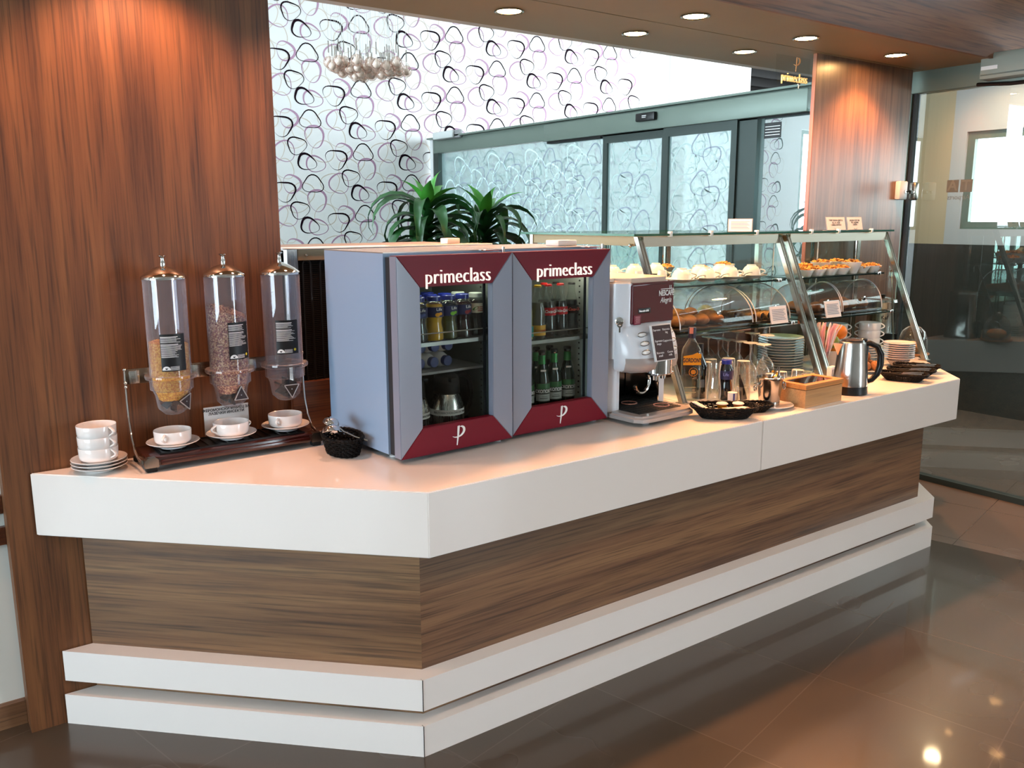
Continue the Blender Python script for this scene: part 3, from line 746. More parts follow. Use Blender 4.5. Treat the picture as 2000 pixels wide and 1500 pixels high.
def heap(name, r, z0, z1, tilt, m, lab, loc, amp, hop=True):
    bm = BM()
    n, rg = 40, 34
    def bump(a, z, s): return amp*(sin(a*9+z*420+s)+sin(a*17-z*610)+sin(a*5+z*900))*.33
    prof = []
    rows = []
    zs = [z0+(z1-z0)*i/rg for i in range(rg+1)]
    rn = random.Random(3)
    for i, z in enumerate(zs):
        row = []
        for k in range(n*2):
            a = 2*pi*k/(n*2); zz = z+(tilt*cos(a-radians(150)) if i == rg else tilt*cos(a-radians(150))*(i/rg)**3)
            q = r-abs(rn.gauss(0, amp)); row.append(bm.verts.new((q*cos(a), q*sin(a), zz+rn.gauss(0, amp*.4))))
        rows.append(row)
    for fr_ in (.8, .6, .4, .2):
        row = []
        for k in range(n*2):
            a = 2*pi*k/(n*2); row.append(bm.verts.new((r*fr_*cos(a), r*fr_*sin(a), z1+tilt*fr_*cos(a-radians(150))+(1-fr_)*.012+rn.gauss(0, amp*.9))))
        rows.append(row)
    for A, B in zip(rows, rows[1:]):
        for k in range(n*2): bm.faces.new([A[k], A[(k+1) % (n*2)], B[(k+1) % (n*2)], B[k]])
    bm.faces.new(rows[-1]); bm.faces.new(rows[0][::-1])
    if hop:
        R2 = []
        for (q, z) in ((.058, .128), (.058, .10), (.055, .084), (.047, .066), (.042, .05), (.018, .045)):
            R2.append([bm.verts.new(((q-abs(rn.gauss(0, amp*.7)))*cos(2*pi*k/40), (q-abs(rn.gauss(0, amp*.7)))*sin(2*pi*k/40), z+rn.gauss(0, amp*.5))) for k in range(40)])
        for A, B in zip(R2, R2[1:]):
            for k in range(40): bm.faces.new([A[k], A[(k+1) % 40], B[(k+1) % 40], B[k]])
        bm.faces.new(R2[-1])
    o = obj(name, bm, m, smooth=60); o.location = loc
    return tag(o, lab, 'cereal', kind='stuff')
corn = chip_mat('corn_flakes', ('f0a830', 'ffc450', 'e89432', 'dc8828', 'fbb844'), 230.)
gran = chip_mat('granola', ('b87a5c', 'dca878', '965246', 'f0c498', 'ac645c', 'cc9474', '7e3e36'), 250.)
ZD = ZT+.158
DX = ((.725, 2.868), (.915, 2.868), (1.106, 2.868))
labs = ('clear cereal dispenser partly filled with yellow corn flakes, leftmost on the rack', 'clear cereal dispenser more than half full of brown granola, in the middle of the rack', 'empty clear cereal dispenser at the right end of the rack')
ds = []
for k in range(3): ds.append(disp((*DX[k], ZD), 0, labs[k], 'cereal dispensers hung on the rack'))
for k, (a, r_) in enumerate(((-58, pi/2+pi+.35), (-74, pi/2-.05), (-90, pi/2+pi))): dial(ds[k], radians(a), r_)
sticker(ds[0], radians(-93), .150, .268, 0); sticker(ds[1], radians(-72), .168, .290, 1); sticker(ds[2], radians(-98), .170, .285, 1)
heap('corn_flakes', .0605, .128, .232, .006, corn, 'yellow corn flakes filling the lower part of the leftmost dispenser', (*DX[0], ZD), .0022)
heap('granola', .0605, .128, .325, .020, gran, 'brown granola filling the middle dispenser to over half', (*DX[1], ZD), .0026)
# cups under the spouts
for k, (x, y, lab, rz) in enumerate(((.714, 2.862, 'under the corn flake dispenser', 51), (.905, 2.862, 'in front of the small card', 16), (1.098, 2.868, 'under the empty dispenser', 45))):
    saucer((x, y, ZT+.052), 0, 'white saucer on the rack '+lab, 'saucers on the dispenser rack')
    cup((x, y, ZT+.052+.009), radians(rz), 'white two-handled soup cup on a saucer '+lab, 'soup cups on the dispenser rack')
# small card
t = thing('notice_card', 'small white notice card standing behind the middle cup on the rack', 'sign', (.918, 2.945, ZT+.052))
bm = BM(); box(bm, -.077, .077, -.0012, .0008, 0, .096); obj('card', bm, M['paper'], t)
text('lettering', 'ФЕРОМОНСКИ МАМЕЦ ЗА\nЛАЗЕЧКИ ИНСЕКТИ', .0125, M['ink'], t, T(0, -.0016, .078) @ FRONT, .0002, bold=.0003)

# ================================================================ ladle basket beside the fridge
def wicker(bm, rx, ry, h, flare, rows=9, n=36, wob=.004, square=0.):
    """open oval basket woven of rounded strands"""
    for i in range(rows):
        f = i/(rows-1); k = 1-flare+flare*f
        pts = []
        for j in range(n*2):
            a = 2*pi*j/(n*2)
            c, s = cos(a), sin(a)
            if square: e = 2/(2+square*2); c = math.copysign(abs(c)**e, c); s = math.copysign(abs(s)**e, s)
            w = wob*(1 if (j//2+i) % 2 else -1)*.5
            pts.append(((rx*k+w)*c, (ry*k+w)*s, h*f*.94+.004))
        tube(bm, pts, h/rows*.5, 6, closed=True)
    # rolled rim and stakes
    pts = []
    for j in range(n*3):
        a = 2*pi*j/(n*3); c, s = cos(a), sin(a)
        if square: e = 2/(2+square*2); c = math.copysign(abs(c)**e, c); s = math.copysign(abs(s)**e, s)
        pts.append((rx*(1+.02*sin(j*2.1))*c, ry*(1+.02*sin(j*2.1))*s, h+.0015*sin(j*1.7)))
    tube(bm, pts, .0055, 6, closed=True)
    for j in range(n):
        a = 2*pi*j/n; c, s = cos(a), sin(a)
        if square: e = 2/(2+square*2); c = math.copysign(abs(c)**e, c); s = math.copysign(abs(s)**e, s)
        k = 1-flare
        tube(bm, [(rx*k*c, ry*k*s, .003), (rx*c*.995, ry*s*.995, h)], .0028, 5)
    pts = []
    for j in range(n):
        a = 2*pi*j/n; c, s = cos(a), sin(a)
        if square: e = 2/(2+square*2); c = math.copysign(abs(c)**e, c); s = math.copysign(abs(s)**e, s)
        pts.append((rx*(1-flare)*c, ry*(1-flare)*s))
    prism(bm, pts, .001, .005)
wick = pm('black_wicker', '040404', rough=.6, spec=.2)
bm = BM(); wicker(bm, .062, .105, .062, .22); o = obj('wicker_basket', bm, wick); o.location = (1.205, 2.635, ZT); o.rotation_euler.z = radians(-6)
tag(o, 'small oval black wicker basket holding two steel ladles beside the left fridge', 'basket')
def mk_ladle():
    t = thing('ladle', 'ladle', 'ladle')
    bm = BM(); lathe(bm, [(0, -.026), (.014, -.024), (.026, -.014), (.030, 0), (.029, .001), (.0245, -.013), (.013, -.0225), (0, -.0245)], 28); obj('bowl', bm, M['chrome'], t)
    bm = BM(); tube(bm, [(.028, 0, 0), (.05, 0, .008), (.09, 0, .012), (.15, 0, .008)], [.0035, .003, .004, .005], 8)
    for v in bm.verts: v.co.y *= 1.6
    obj('handle', bm, M['chrome'], t)
    return t
lad = Maker(mk_ladle)
lad((1.150, 2.598, ZT+.088), 0, 'steel ladle lying upside down in the small basket, nearer the counter edge', 'ladles in the small basket', rot=(radians(168), radians(18), radians(40)))
lad((1.175, 2.66, ZT+.098), 0, 'steel ladle lying upside down in the small basket, nearer the wall', 'ladles in the small basket', rot=(radians(175), radians(22), radians(-30)))
# ================================================================ counter-top glass-door fridges
FW, FH = .462, .650           # door width and height
grey_f = pm('fridge_grey', '7f8596', rough=.32, coat=.3)
grey_side = pm('fridge_side_grey', '88a2c0', rough=.35, coat=.1)
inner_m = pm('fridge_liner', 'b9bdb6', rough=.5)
inner_d = pm('fridge_liner_dim', '59605c', rough=.5)  # darker copy of the liner, paints in the dim inside
letter_hot = emis('backlit_letter', 'fff0e6', 1.15)
letter_side = pm('metal_letter', 'd9cfc6', rough=.2, metal=.9)
glow_red = pm('glowing_red_panel', 'a01828', rough=.3, emit='ff2a2a', es=.35)
red_f = pm('burgundy_door_panel', '6c0a1e', rough=.4, spec=.2)
fridge_glass = thin_glass('fridge_glass', (240, 243, 241), .5, .012)
def wheel_p(w, x0, y0):
    """thick-thin upright stroke with an open bowl crossing it: the door emblem"""
    pass
def emblem(par, x, z, h, mat, y, tilt=.16):
    bm = BM(); mx = T(x, y, z) @ FRONT
    # slanted stem, thick at the top and pointed at the foot
    st = [(-.055, .48), (.065, .5), (.030, .0), (-.045, -.5), (-.075, -.5), (-.055, 0)]
    prism(bm, [(p[0]*h+p[1]*h*tilt*.3, p[1]*h) for p in st], -.0005, .002, mx)
    # open bowl, heavy on the right, its tail crossing the stem to the left
    n = 26; out, inn = [], []
    ctl = [(.12, .44), (.25, .43), (.35, .34), (.36, .20), (.27, .06), (.12, -.04), (-.06, -.08), (-.22, -.07), (-.34, -.02)]
    wid = [.02, .09, .125, .125, .10, .07, .05, .04, .02]
    def smp(a, u):
        f = u*(len(a)-1); k = min(int(f), len(a)-2); t = f-k
        p0, p1, p2, p3 = a[max(k-1, 0)], a[k], a[k+1], a[min(k+2, len(a)-1)]
        def cr(q0, q1, q2, q3): return .5*(2*q1+(q2-q0)*t+(2*q0-5*q1+4*q2-q3)*t*t+(3*q1-q0-3*q2+q3)*t**3)
        return tuple(cr(*v) for v in zip(p0, p1, p2, p3)) if isinstance(p0, tuple) else cr(p0, p1, p2, p3)
    P = [smp(ctl, i/n) for i in range(n+1)]
    for i in range(n+1):
        a, b = P[max(i-1, 0)], P[min(i+1, n)]
        tx, tz = b[0]-a[0], b[1]-a[1]; L_ = math.hypot(tx, tz); nx, nz = tz/L_, -tx/L_; w = smp(wid, i/n)*.5
        out.append(((P[i][0]-nx*w)*h, (P[i][1]-nz*w)*h)); inn.append(((P[i][0]+nx*w)*h, (P[i][1]+nz*w)*h))
    for i in range(n):
        q = [out[i], out[i+1], inn[i+1], inn[i]]
        prism(bm, q, -.0005, .0019, mx)
    return obj('emblem', bm, mat, par, smooth=0)
def mk_fridge(nm, label, loc, rot, shelves, dim):
    t = thing(nm, label, 'fridge', loc, rot, 'glass-door fridges on the counter')
    W, D, H = FW, .47, .672; e = .035
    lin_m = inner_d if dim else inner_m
    bm = BM()   # hollow cabinet: outer shell grey, liner pale, darkened if dim
    y0, y1 = .077, D
    box(bm, 0, e, y0, y1, .02, H); box(bm, W-e, W, y0, y1, .02, H); box(bm, e, W-e, y0, y1, .02, .06); box(bm, e, W-e, y0, y1, H-.055, H); box(bm, e, W-e, y1-.03, y1, .06, H-.055)
    cab = obj('cabinet', bm, grey_side, t, smooth=0, label='pale grey-blue cabinet')
    bm = BM(); k = .0015
    quad(bm, [(e+k, y0, .0615), (e+k, y1-.032, .0615), (e+k, y1-.032, H-.057), (e+k, y0, H-.057)]); quad(bm, [(W-e-k, y0, .0615), (W-e-k, y1-.032, .0615), (W-e-k, y1-.032, H-.057), (W-e-k, y0, H-.057)])
    quad(bm, [(e, y1-.0315, .0615), (W-e, y1-.0315, .0615), (W-e, y1-.0315, H-.057), (e, y1-.0315, H-.057)]); quad(bm, [(e, y0, .0615), (W-e, y0, .0615), (W-e, y1-.032, .0615), (e, y1-.032, .0615)]); quad(bm, [(e, y0, H-.0565), (W-e, y0, H-.0565), (W-e, y1-.032, H-.0565), (e, y1-.032, H-.0565)])
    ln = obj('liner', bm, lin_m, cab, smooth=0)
    bm = BM()
    for i in range(22): box(bm, W-e-.004, W-e-.0015, y0+.05, y0+.056, .10+i*.022, .106+i*.022)
    obj('shelf_slots', bm, M['black'], cab, smooth=0)
    bm = BM(); box(bm, .008, .036, .040, .077, .02, H-.012); box(bm, W-.036, W-.008, .040, .077, .02, H-.012); box(bm, .036, W-.036, .040, .077, .02, .060); box(bm, .036, W-.036, .040, .077, H-.06, H-.012); g = obj('gasket', bm, pm('fridge_gasket', '26272c', rough=.6), t)
    bm = BM(); box(bm, 0, W, .076, D, H, H+.003); obj('top', bm, pm('fridge_top', '9c948a', rough=.25, metal=.4), t)
    for (x, y) in ((.04, .11), (W-.04, .11), (.04, D-.05), (W-.04, D-.05)):
        bm = BM(); lathe(bm, [(0, .0005), (.015, .0005), (.015, .006), (.008, .008), (.008, .021), (0, .021)], 16, T(x, y, 0)); obj('foot', bm, M['plastic_w'], t)
    # lit strip in the ceiling of the cabinet
    bm = BM(); box(bm, W*.35, W-e-.02, y0+.01, y0+.03, H-.066, H-.058); obj('lamp', bm, emis('fridge_lamp', 'f4f2dc', 26. if dim else 20.), t)
    # --- door: mitred frame round the window
    x0, x1, z0, z1 = .086, W-.086, .109, .566
    b, tp = .016, .016+FH
    def ringq(pa, pb): return pa
    O = [(0, b), (W, b), (W, tp), (0, tp)]; In = [(x0, z0), (x1, z0), (x1, z1), (x0, z1)]
    fy, iy = 0., .010
    def side(i, j, mat_, nm_, par):
        bm = BM()
        f = [(O[i][0], fy, O[i][1]), (O[j][0], fy, O[j][1]), (In[j][0], iy*.0, In[j][1]), (In[i][0], iy*.0, In[i][1])]
        bk = [(p[0], (.040 if q_ < 2 else .028), p[2]) for q_, p in enumerate(f)]
        lo = [bm.verts.new(p) for p in f]; hi = [bm.verts.new(p) for p in bk]
        bm.faces.new(lo); bm.faces.new(hi[::-1])
        for k in range(4): bm.faces.new([lo[k], hi[k], hi[(k+1) % 4], lo[(k+1) % 4]])
        bmesh.ops.recalc_face_normals(bm, faces=bm.faces)
        bmesh.ops.bevel(bm, geom=list(bm.edges), offset=.0018, segments=2, affect='EDGES')
        return obj(nm_, bm, mat_, par, smooth=40)
    door = side(3, 0, grey_f, 'door', t)
    side(1, 2, grey_f, 'stile', door)
    side(2, 3, red_f, 'top_panel', door)['label'] = 'burgundy top panel with lettering'
    side(0, 1, red_f, 'bottom_panel', door)['label'] = 'burgundy bottom panel with an emblem'
    bm = BM(); box(bm, x0-.004, x1+.004, .030, .033, z0-.004, z1+.004); obj('pane', bm, fridge_glass, door, smooth=0)
    for sx0 in (x0, x1-.012):
        bm = BM(); box(bm, sx0, sx0+.008, .034, .040, z0, z1); obj('seal', bm, M['black'], door, smooth=0)
    bm = text_mesh('primeclass', .069, .004, bold=-.0012, sx=.86, spacing=1.05); bmesh.ops.transform(bm, matrix=T(W*.5+.003, -.005, .596) @ FRONT, verts=bm.verts)
    obj('lettering', bm, letter_hot, door, smooth=0, recalc=False, label='backlit raised lettering')
    emblem(door, W*.5-.006, .064, .066, M['inkw'], -.001)
    # hinge and small latch on top, catch below
    bm = BM(); box(bm, W-.10, W-.02, .03, .06, H, H+.004, .002); tube(bm, [(W-.015, .03, .655), (W-.015, .03, H+.012)], .006, 10); obj('hinge', bm, M['chrome'], t)
    bm = BM(); tube(bm, [(W-.03, .05, .0008), (W-.03, .05, .017)], .007, 10); lathe(bm, [(0, .0005), (.013, .0005), (.013, .005), (0, .005)], 14, T(W-.03, .05, 0)); obj('pivot', bm, M['plastic_w'], t)
    for (z, wire) in shelves:
        bm = BM()
        if wire:
            for i in range(20): tube(bm, [(e+.01+i*(W-2*e-.02)/19, y0-.018, z), (e+.01+i*(W-2*e-.02)/19, y1-.04, z)], .0016, 5)
            box(bm, e+.004, W-e-.004, y0-.026, y0-.018, z-.012, z+.001)
            tube(bm, [(e+.006, y0-.024, z), (e+.006, y0-.024, z+.030), (W-e-.006, y0-.024, z+.030), (W-e-.006, y0-.024, z)], .0022, 6)
            tube(bm, [(e+.006, y1-.045, z), (W-e-.006, y1-.045, z)], .0025, 6)
            obj('wire_shelf', bm, pm('shelf_wire', '8c8c88', rough=.3, metal=.7), t, smooth=40)
        else:
            box(bm, e+.004, W-e-.004, y0+.03, y1-.04, z-.008, z); obj('shelf', bm, M['grey_p'], t, smooth=0)
    return t
R1, R2 = radians(3.2), radians(1.2)
F1L, F2L = (1.289, 2.380, ZT), (1.764, 2.423, ZT)
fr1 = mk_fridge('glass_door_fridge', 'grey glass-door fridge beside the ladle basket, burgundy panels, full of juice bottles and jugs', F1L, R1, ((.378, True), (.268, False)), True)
fr2 = mk_fridge('glass_door_fridge', 'grey glass-door fridge beside the coffee machine, burgundy panels, full of cola and beer', F2L, R2, ((.340, True),), False)
fr1['category'] = fr2['category'] = 'fridge'
def at_f(k, x, y, z):
    L, r = (F1L, R1) if k == 1 else (F2L, R2)
    return (L[0]+x*cos(r)-y*sin(r), L[1]+x*sin(r)+y*cos(r), L[2]+z)

# ---- juice bottles ------------------------------------------------------------
bglass = thin_glass('bottle_glass', (240, 244, 242), 1., .06, 0, 'b9bfbb', .25)
def bottle(nm, label, cat, prof, glassm, liquid=None, fill=.75, cap=None, capprof=None, lab=None, extra=None):
    t = thing(nm, label, cat)
    bm = BM(); lathe(bm, prof, 28); obj('glass' if glassm is not M['ceramic'] else 'body', bm, glassm, t)
    if liquid:
        H = prof[-1][1]; P = [(max(0, r-.0018), z+.001) for r, z in prof if z <= H*fill]
        # close the liquid at its surface
        P = [(0, P[0][1]+.001)]+P+[(0, P[-1][1])]
        bm = BM(); lathe(bm, P, 28); obj('drink', bm, liquid, t)
    if cap: bm = BM(); lathe(bm, capprof, 24); obj('cap', bm, cap, t)
    if lab:
        (r, z0, z1, half, mats, fn) = lab
        bm = BM()
        if half >= pi: lathe(bm, [(r, z0), (r+.0005, z0), (r+.0005, z1), (r, z1)], 32)
        else: patch(bm, r, z0, z1, -pi/2-radians(18), half, 16)
        l = obj('label', bm, mats, t, smooth=40, recalc=False)
        if fn: fn(l)
    return t
def jcap(z, r=.0205): return [(0, z+.014), (r-.002, z+.014), (r, z+.012), (r, z-.002), (r-.003, z-.002), (r-.003, z+.010), (0, z+.010)]
jp = [(0, .0), (.026, .0), (.0285, .003), (.029, .014), (.0275, .035), (.0235, .058), (.0235, .066), (.027, .084), (.0275, .115), (.024, .125), (.0185, .131), (.0185, .140)]
blue_cap = pm('blue_cap', '1a2a8c', rough=.35, coat=.3); white_cap = pm('pale_green_cap', 'c6d2c8', rough=.35)
blue_lab = pm('dark_blue_label', '1b2350', rough=.5); cream_lab = pm('cream_label', 'ddd2b8', rough=.6)
yellow = pm('orange_juice', 'e8b020', rough=.25, coat=.4); applej = pm('apple_juice', '55562a', rough=.2, coat=.4); cherry = pm('cherry_juice', '31090e', rough=.2, coat=.4); darkj = pm('dark_juice', '171d26', rough=.2, coat=.4)
FA = -pi/2-radians(22)
def lab_fruit(col, word='Life'):
    def fn(l):
        wrap_text('lettering', word, .014, M['inkw'], l, .0282, .108, FA+.25, .0003)
        bm = BM()
        for (da, z, r) in ((.05, .090, .0075), (.42, .093, .006)):
            vs = [bm.verts.new((.0288*cos(FA+da+r*cos(2*pi*i/14)/.028), .0288*sin(FA+da+r*cos(2*pi*i/14)/.028), z+r*.9*sin(2*pi*i/14))) for i in range(14)]; bm.faces.new(vs)
        obj('fruit_print', bm, col, l, smooth=0)
    return fn
def lab_leaf(l):
    bm = BM()
    for (da, rot) in ((-.55, .6), (.65, -.6)):
        vs = []
        for i in range(12):
            a = 2*pi*i/12; u, v = .011*cos(a), .005*sin(a); x = u*cos(rot)-v*sin(rot); z = u*sin(rot)+v*cos(rot)
            vs.append(bm.verts.new((.0288*cos(FA+da+x/.028), .0288*sin(FA+da+x/.028), .098+z)))
        bm.faces.new(vs)
    obj('leaf_print', bm, pm('leaf_print', '3f7a34', rough=.6), l, smooth=0)
    bm = BM()
    for z in (.088, .094, .101): patch(bm, .0286, z, z+.003, FA, .35, 6)
    obj('print', bm, pm('red_print', 'a8442c', rough=.6), l, smooth=0)
lr = (.0279, .082, .116, pi)
J = {
 'orange': Maker(lambda: bottle('juice_bottle', 'x', 'bottle', jp, bglass, yellow, .93, blue_cap, jcap(.138), (*lr, blue_lab, lab_fruit(pm('lemon_print', 'e6a21c', rough=.6))))),
 'apple': Maker(lambda: bottle('juice_bottle', 'x', 'bottle', jp, bglass, applej, .8, blue_cap, jcap(.138), (*lr, blue_lab, lab_fruit(pm('apple_print', '6fae2e', rough=.6))))),
 'cherry': Maker(lambda: bottle('juice_bottle', 'x', 'bottle', jp, bglass, cherry, .9, blue_cap, jcap(.138), (*lr, blue_lab, lab_fruit(pm('cherry_print', '8a1a22', rough=.6))))),
 'dark': Maker(lambda: bottle('juice_bottle', 'x', 'bottle', jp, bglass, darkj, .9, blue_cap, jcap(.138), (*lr, blue_lab, lab_fruit(pm('grape_print', '44508c', rough=.6))))),
 'nectar': Maker(lambda: bottle('juice_bottle', 'x', 'bottle', jp, bglass, pm('berry_nectar', '1c0c0a', rough=.2, coat=.4), .9, white_cap, jcap(.138), (*lr, cream_lab, lab_leaf))),
}
JB = 'juice bottles on the top shelf of the left fridge'
zs = .380
for (k, x, y, lab) in (
    ('dark', .133, .088, 'dark blue juice bottle half hidden by the fridge frame, front of the top shelf'),
    ('orange', .195, .086, 'yellow orange juice bottle at the front of the top fridge shelf'),
    ('apple', .258, .092, 'clear green-brown apple juice bottle with a green fruit label, front of the shelf'),
    ('cherry', .320, .098, 'dark red cherry juice bottle with a blue label, front of the shelf'),
    ('nectar', .384, .108, 'dark bottle with a cream leaf label and pale cap, right end of the shelf'),
    ('orange', .164, .152, 'yellow juice bottle standing behind the front orange juice bottle'),
    ('dark', .228, .156, 'dark juice bottle standing behind, between the orange and apple bottles'),
    ('apple', .290, .160, 'apple juice bottle standing behind, between the apple and cherry bottles'),
    ('nectar', .354, .170, 'pale-capped bottle standing behind the cream label bottle'),
    ('dark', .198, .222, 'dark juice bottle in the third row behind the orange juice'),
    ('cherry', .262, .226, 'red juice bottle in the third row behind the apple juice')):
    J[k](at_f(1, x, y, zs), .1*x*10, lab, JB).scale = (1.14, 1.14, .97)
# ---- milk bottles lying on the lower shelf, caps to the front ------------------
milk_m = pm('milk_bottle_white', 'd4d6d8', rough=.4)
mp_ = [(0, 0), (.024, 0), (.0265, .003), (.027, .05), (.025, .06), (.027, .075), (.027, .115), (.020, .135), (.016, .14)]
mcap = [(0, .158), (.0165, .158), (.018, .156), (.018, .138), (.0165, .138), (0, .150)]
milk = Maker(lambda: bottle('milk_bottle', 'x', 'bottle', mp_, M['ceramic'], None, 1, pm('navy_cap', '1c2668', rough=.4), mcap))
for r in range(2):
    for c in range(4):
        if r == 0 or c < 4:
            x = .110+c*.056+(.004 if r else 0)
            lab = 'white milk bottle lying with its navy cap forward, %s row, %s' % (('lower', 'upper')[r], ('behind the fridge frame', 'second from the frame', 'third from the frame', 'last from the frame')[c])
            milk(at_f(1, x, .285, .268+.028+r*.0535), 0, lab, 'milk bottles lying in the left fridge', rot=(pi/2, 0, R1))
# ---- thermos jugs --------------------------------------------------------------
def mk_jug():
    t = thing('thermos_jug', 'jug', 'jug')
    bm = BM(); lathe(bm, [(0, 0), (.062, 0), (.066, .004), (.068, .03), (.066, .075), (.058, .105), (.050, .122), (0, .122)], 40); obj('body', bm, M['steelz'], t)
    bm = BM(); lathe(bm, [(.050, .1215), (.052, .124), (.051, .165), (.045, .185), (.030, .196), (0, .198)], 36)
    box(bm, -.014, .014, -.066, -.040, .168, .186, .006); obj('lid', bm, M['blackm'], t)
    bm = BM(); tube(bm, [(.045, 0, .180), (.075, 0, .186), (.100, 0, .165), (.108, 0, .12), (.100, 0, .07), (.082, 0, .035), (.062, 0, .03)], .010, 10); obj('handle', bm, M['blackm'], t)
    bm = BM(); lathe(bm, [(.0672, .048), (.0686, .048), (.068, .068), (.0668, .068)], 40); b_ = obj('label', bm, M['paper'], t)
    wrap_text('lettering', 'МАЛОМАСНО/LOW-FAT MILK', .0105, M['ink'], b_, .0688, .058, FA+.2, .0002)
    return t
jug = Maker(mk_jug)
jug(at_f(1, .150, .165, .0625), R1+1.3, 'steel and black thermos jug half hidden behind the fridge frame', 'thermos jugs in the left fridge').scale = (.90, .90, .96)
jug(at_f(1, .285, .150, .0625), R1-.15, 'steel and black thermos jug in full view at the bottom of the left fridge', 'thermos jugs in the left fridge').scale = (.90, .90, .96)

# ---- cola, tonic and beer -------------------------------------------------------
cp = [(0, 0), (.027, 0), (.0295, .004), (.0295, .045), (.0275, .058), (.0285, .085), (.028, .105), (.022, .132), (.0145, .160), (.0125, .180), (.0135, .183), (.0130, .192)]
ccap = [(0, .1975), (.012, .1975), (.0135, .196), (.0145, .190), (.013, .190), (.0125, .194), (0, .195)]
cola = pm('cola', '130806', rough=.1, coat=.6); redlab = pm('red_label', 'c01a22', rough=.4); darklab = pm('black_label_print', '1a0d0c', rough=.4)
def cola_fn(col):
    def fn(l):
        wrap_text('lettering', 'Coca-Cola', .0155, col, l, .0292, .0975, FA+.12, .0003, shear=.35, bold=.0004, sx=.85)
    return fn
clr = (.0287, .083, .112, 1.25)
K = {
 'cola': Maker(lambda: bottle('soda_bottle', 'x', 'bottle', cp, bglass, cola, .72, pm('red_cap', 'c4201f', rough=.35), ccap, (*clr, redlab, cola_fn(M['inkw'])))),
 'zero': Maker(lambda: bottle('soda_bottle', 'x', 'bottle', cp, bglass, cola, .72, pm('black_cap', '1a1a1a', rough=.35), ccap, (*clr, darklab, cola_fn(pm('red_white_print', 'e86a60', rough=.5))))),
 'tonic': Maker(lambda: bottle('soda_bottle', 'x', 'bottle', cp, bglass, pm('tonic', '5c584c', rough=.1, coat=.6), .72, pm('yellow_cap', 'e2b81c', rough=.35), ccap, (.0298, .014, .052, 1.3, pm('yellow_label', 'd8a83c', rough=.5), lambda l: wrap_text('lettering', 'Schweppes', .012, pm('red_script', 'a02818', rough=.5), l, .0306, .034, FA+.1, .0003, shear=.3)))),
 'lemon': Maker(lambda: bottle('soda_bottle', 'x', 'bottle', cp, bglass, pm('lemon_soda', 'b8b04a', rough=.1, coat=.6), .72, pm('orange_cap', 'b04a3a', rough=.35), ccap, (.0298, .012, .05, 1.3, pm('teal_label', '2c8a80', rough=.5), None))),
}
SB = 'soda bottles on the top shelf of the right fridge'
zs = .342
for (k, x, y, lab) in (
    ('lemon', .128, .092, 'pale yellow soda bottle with a teal label, half hidden by the fridge frame'),
    ('tonic', .182, .088, 'yellow-capped soda bottle with a yellow label, front of the shelf'),
    ('cola', .243, .100, 'red-labelled cola bottle next to the yellow-capped bottle'),
    ('cola', .305, .104, 'red-labelled cola bottle in the middle of three cola bottles'),
    ('zero', .368, .112, 'black-capped dark cola bottle at the right end of the shelf'),
    ('cola', .150, .160, 'red-capped cola bottle behind the yellow-capped bottle'),
    ('cola', .275, .166, 'red-capped cola bottle standing in the second row'),
    ('zero', .340, .172, 'black-capped cola bottle in the second row by the fridge wall')):
    K[k](at_f(2, x, y, zs), -.25 if k == 'cola' and x > .29 else .12, lab, SB)
gb = pm('green_beer_glass', '0d1f12', rough=.06, coat=.8, spec=.6)
bp_ = [(0, 0), (.028, 0), (.030, .003), (.030, .115), (.0285, .130), (.020, .158), (.0145, .178), (.013, .215), (.0142, .217), (.0142, .224), (.013, .226)]
bcap = [(0, .2315), (.0125, .2315), (.014, .229), (.0152, .222), (.0138, .222), (0, .228)]
def beer_fn(l):
    bm = BM(); patch(bm, .0308, .040, .066, FA, 1.05, 12); obj('print', bm, pm('silver_label', 'aab0ac', rough=.5), l, smooth=0)
    wrap_text('lettering', 'СКОПСКО', .0165, M['inkw'], l, .0312, .0765, FA, .0003, bold=.0006, sx=.82)
    bm = BM(); patch(bm, .0308, .086, .106, FA, 1.0, 12); obj('crest', bm, pm('green_label', '2c6a3e', rough=.4), l, smooth=0)
    bm = BM(); patch(bm, .0312, .049, .0515, FA, .5, 8); patch(bm, .0312, .056, .0575, FA+.1, .35, 8); obj('print', bm, pm('grey_ink', '4c524e', rough=.6), l, smooth=0)
def mk_beer():
    t = bottle('beer_bottle', 'x', 'bottle', bp_, gb, None, 1, pm('dark_crown_cap', '2a2622', rough=.3, metal=.5), bcap, (.0304, .036, .108, 1.15, pm('black_green_label', '14201a', rough=.4), beer_fn))
    bm = BM(); lathe(bm, [(.0150, .178), (.0152, .178), (.0138, .212), (.0134, .212)], 20); obj('neck_foil', bm, pm('green_foil', '3c8a4c', rough=.3, metal=.4), t)
    bm = BM(); patch(bm, .0215, .150, .158, FA, .5, 6); obj('neck_print', bm, M['inkw'], t, smooth=0)
    return t
beer = Maker(mk_beer)
for x, y, lab in ((.150, .115, 'green beer bottle half hidden behind the fridge frame'), (.222, .110, 'green beer bottle second from the frame, front row'), (.285, .115, 'green beer bottle third from the frame, front row'), (.358, .122, 'green beer bottle at the right, by the fridge wall'),
                  (.185, .18, 'green beer bottle in the second row, left'), (.252, .182, 'green beer bottle in the second row, middle'), (.322, .186, 'green beer bottle in the second row, right')):
    beer(at_f(2, x, y, .0625), .0, lab, 'beer bottles in the right fridge')
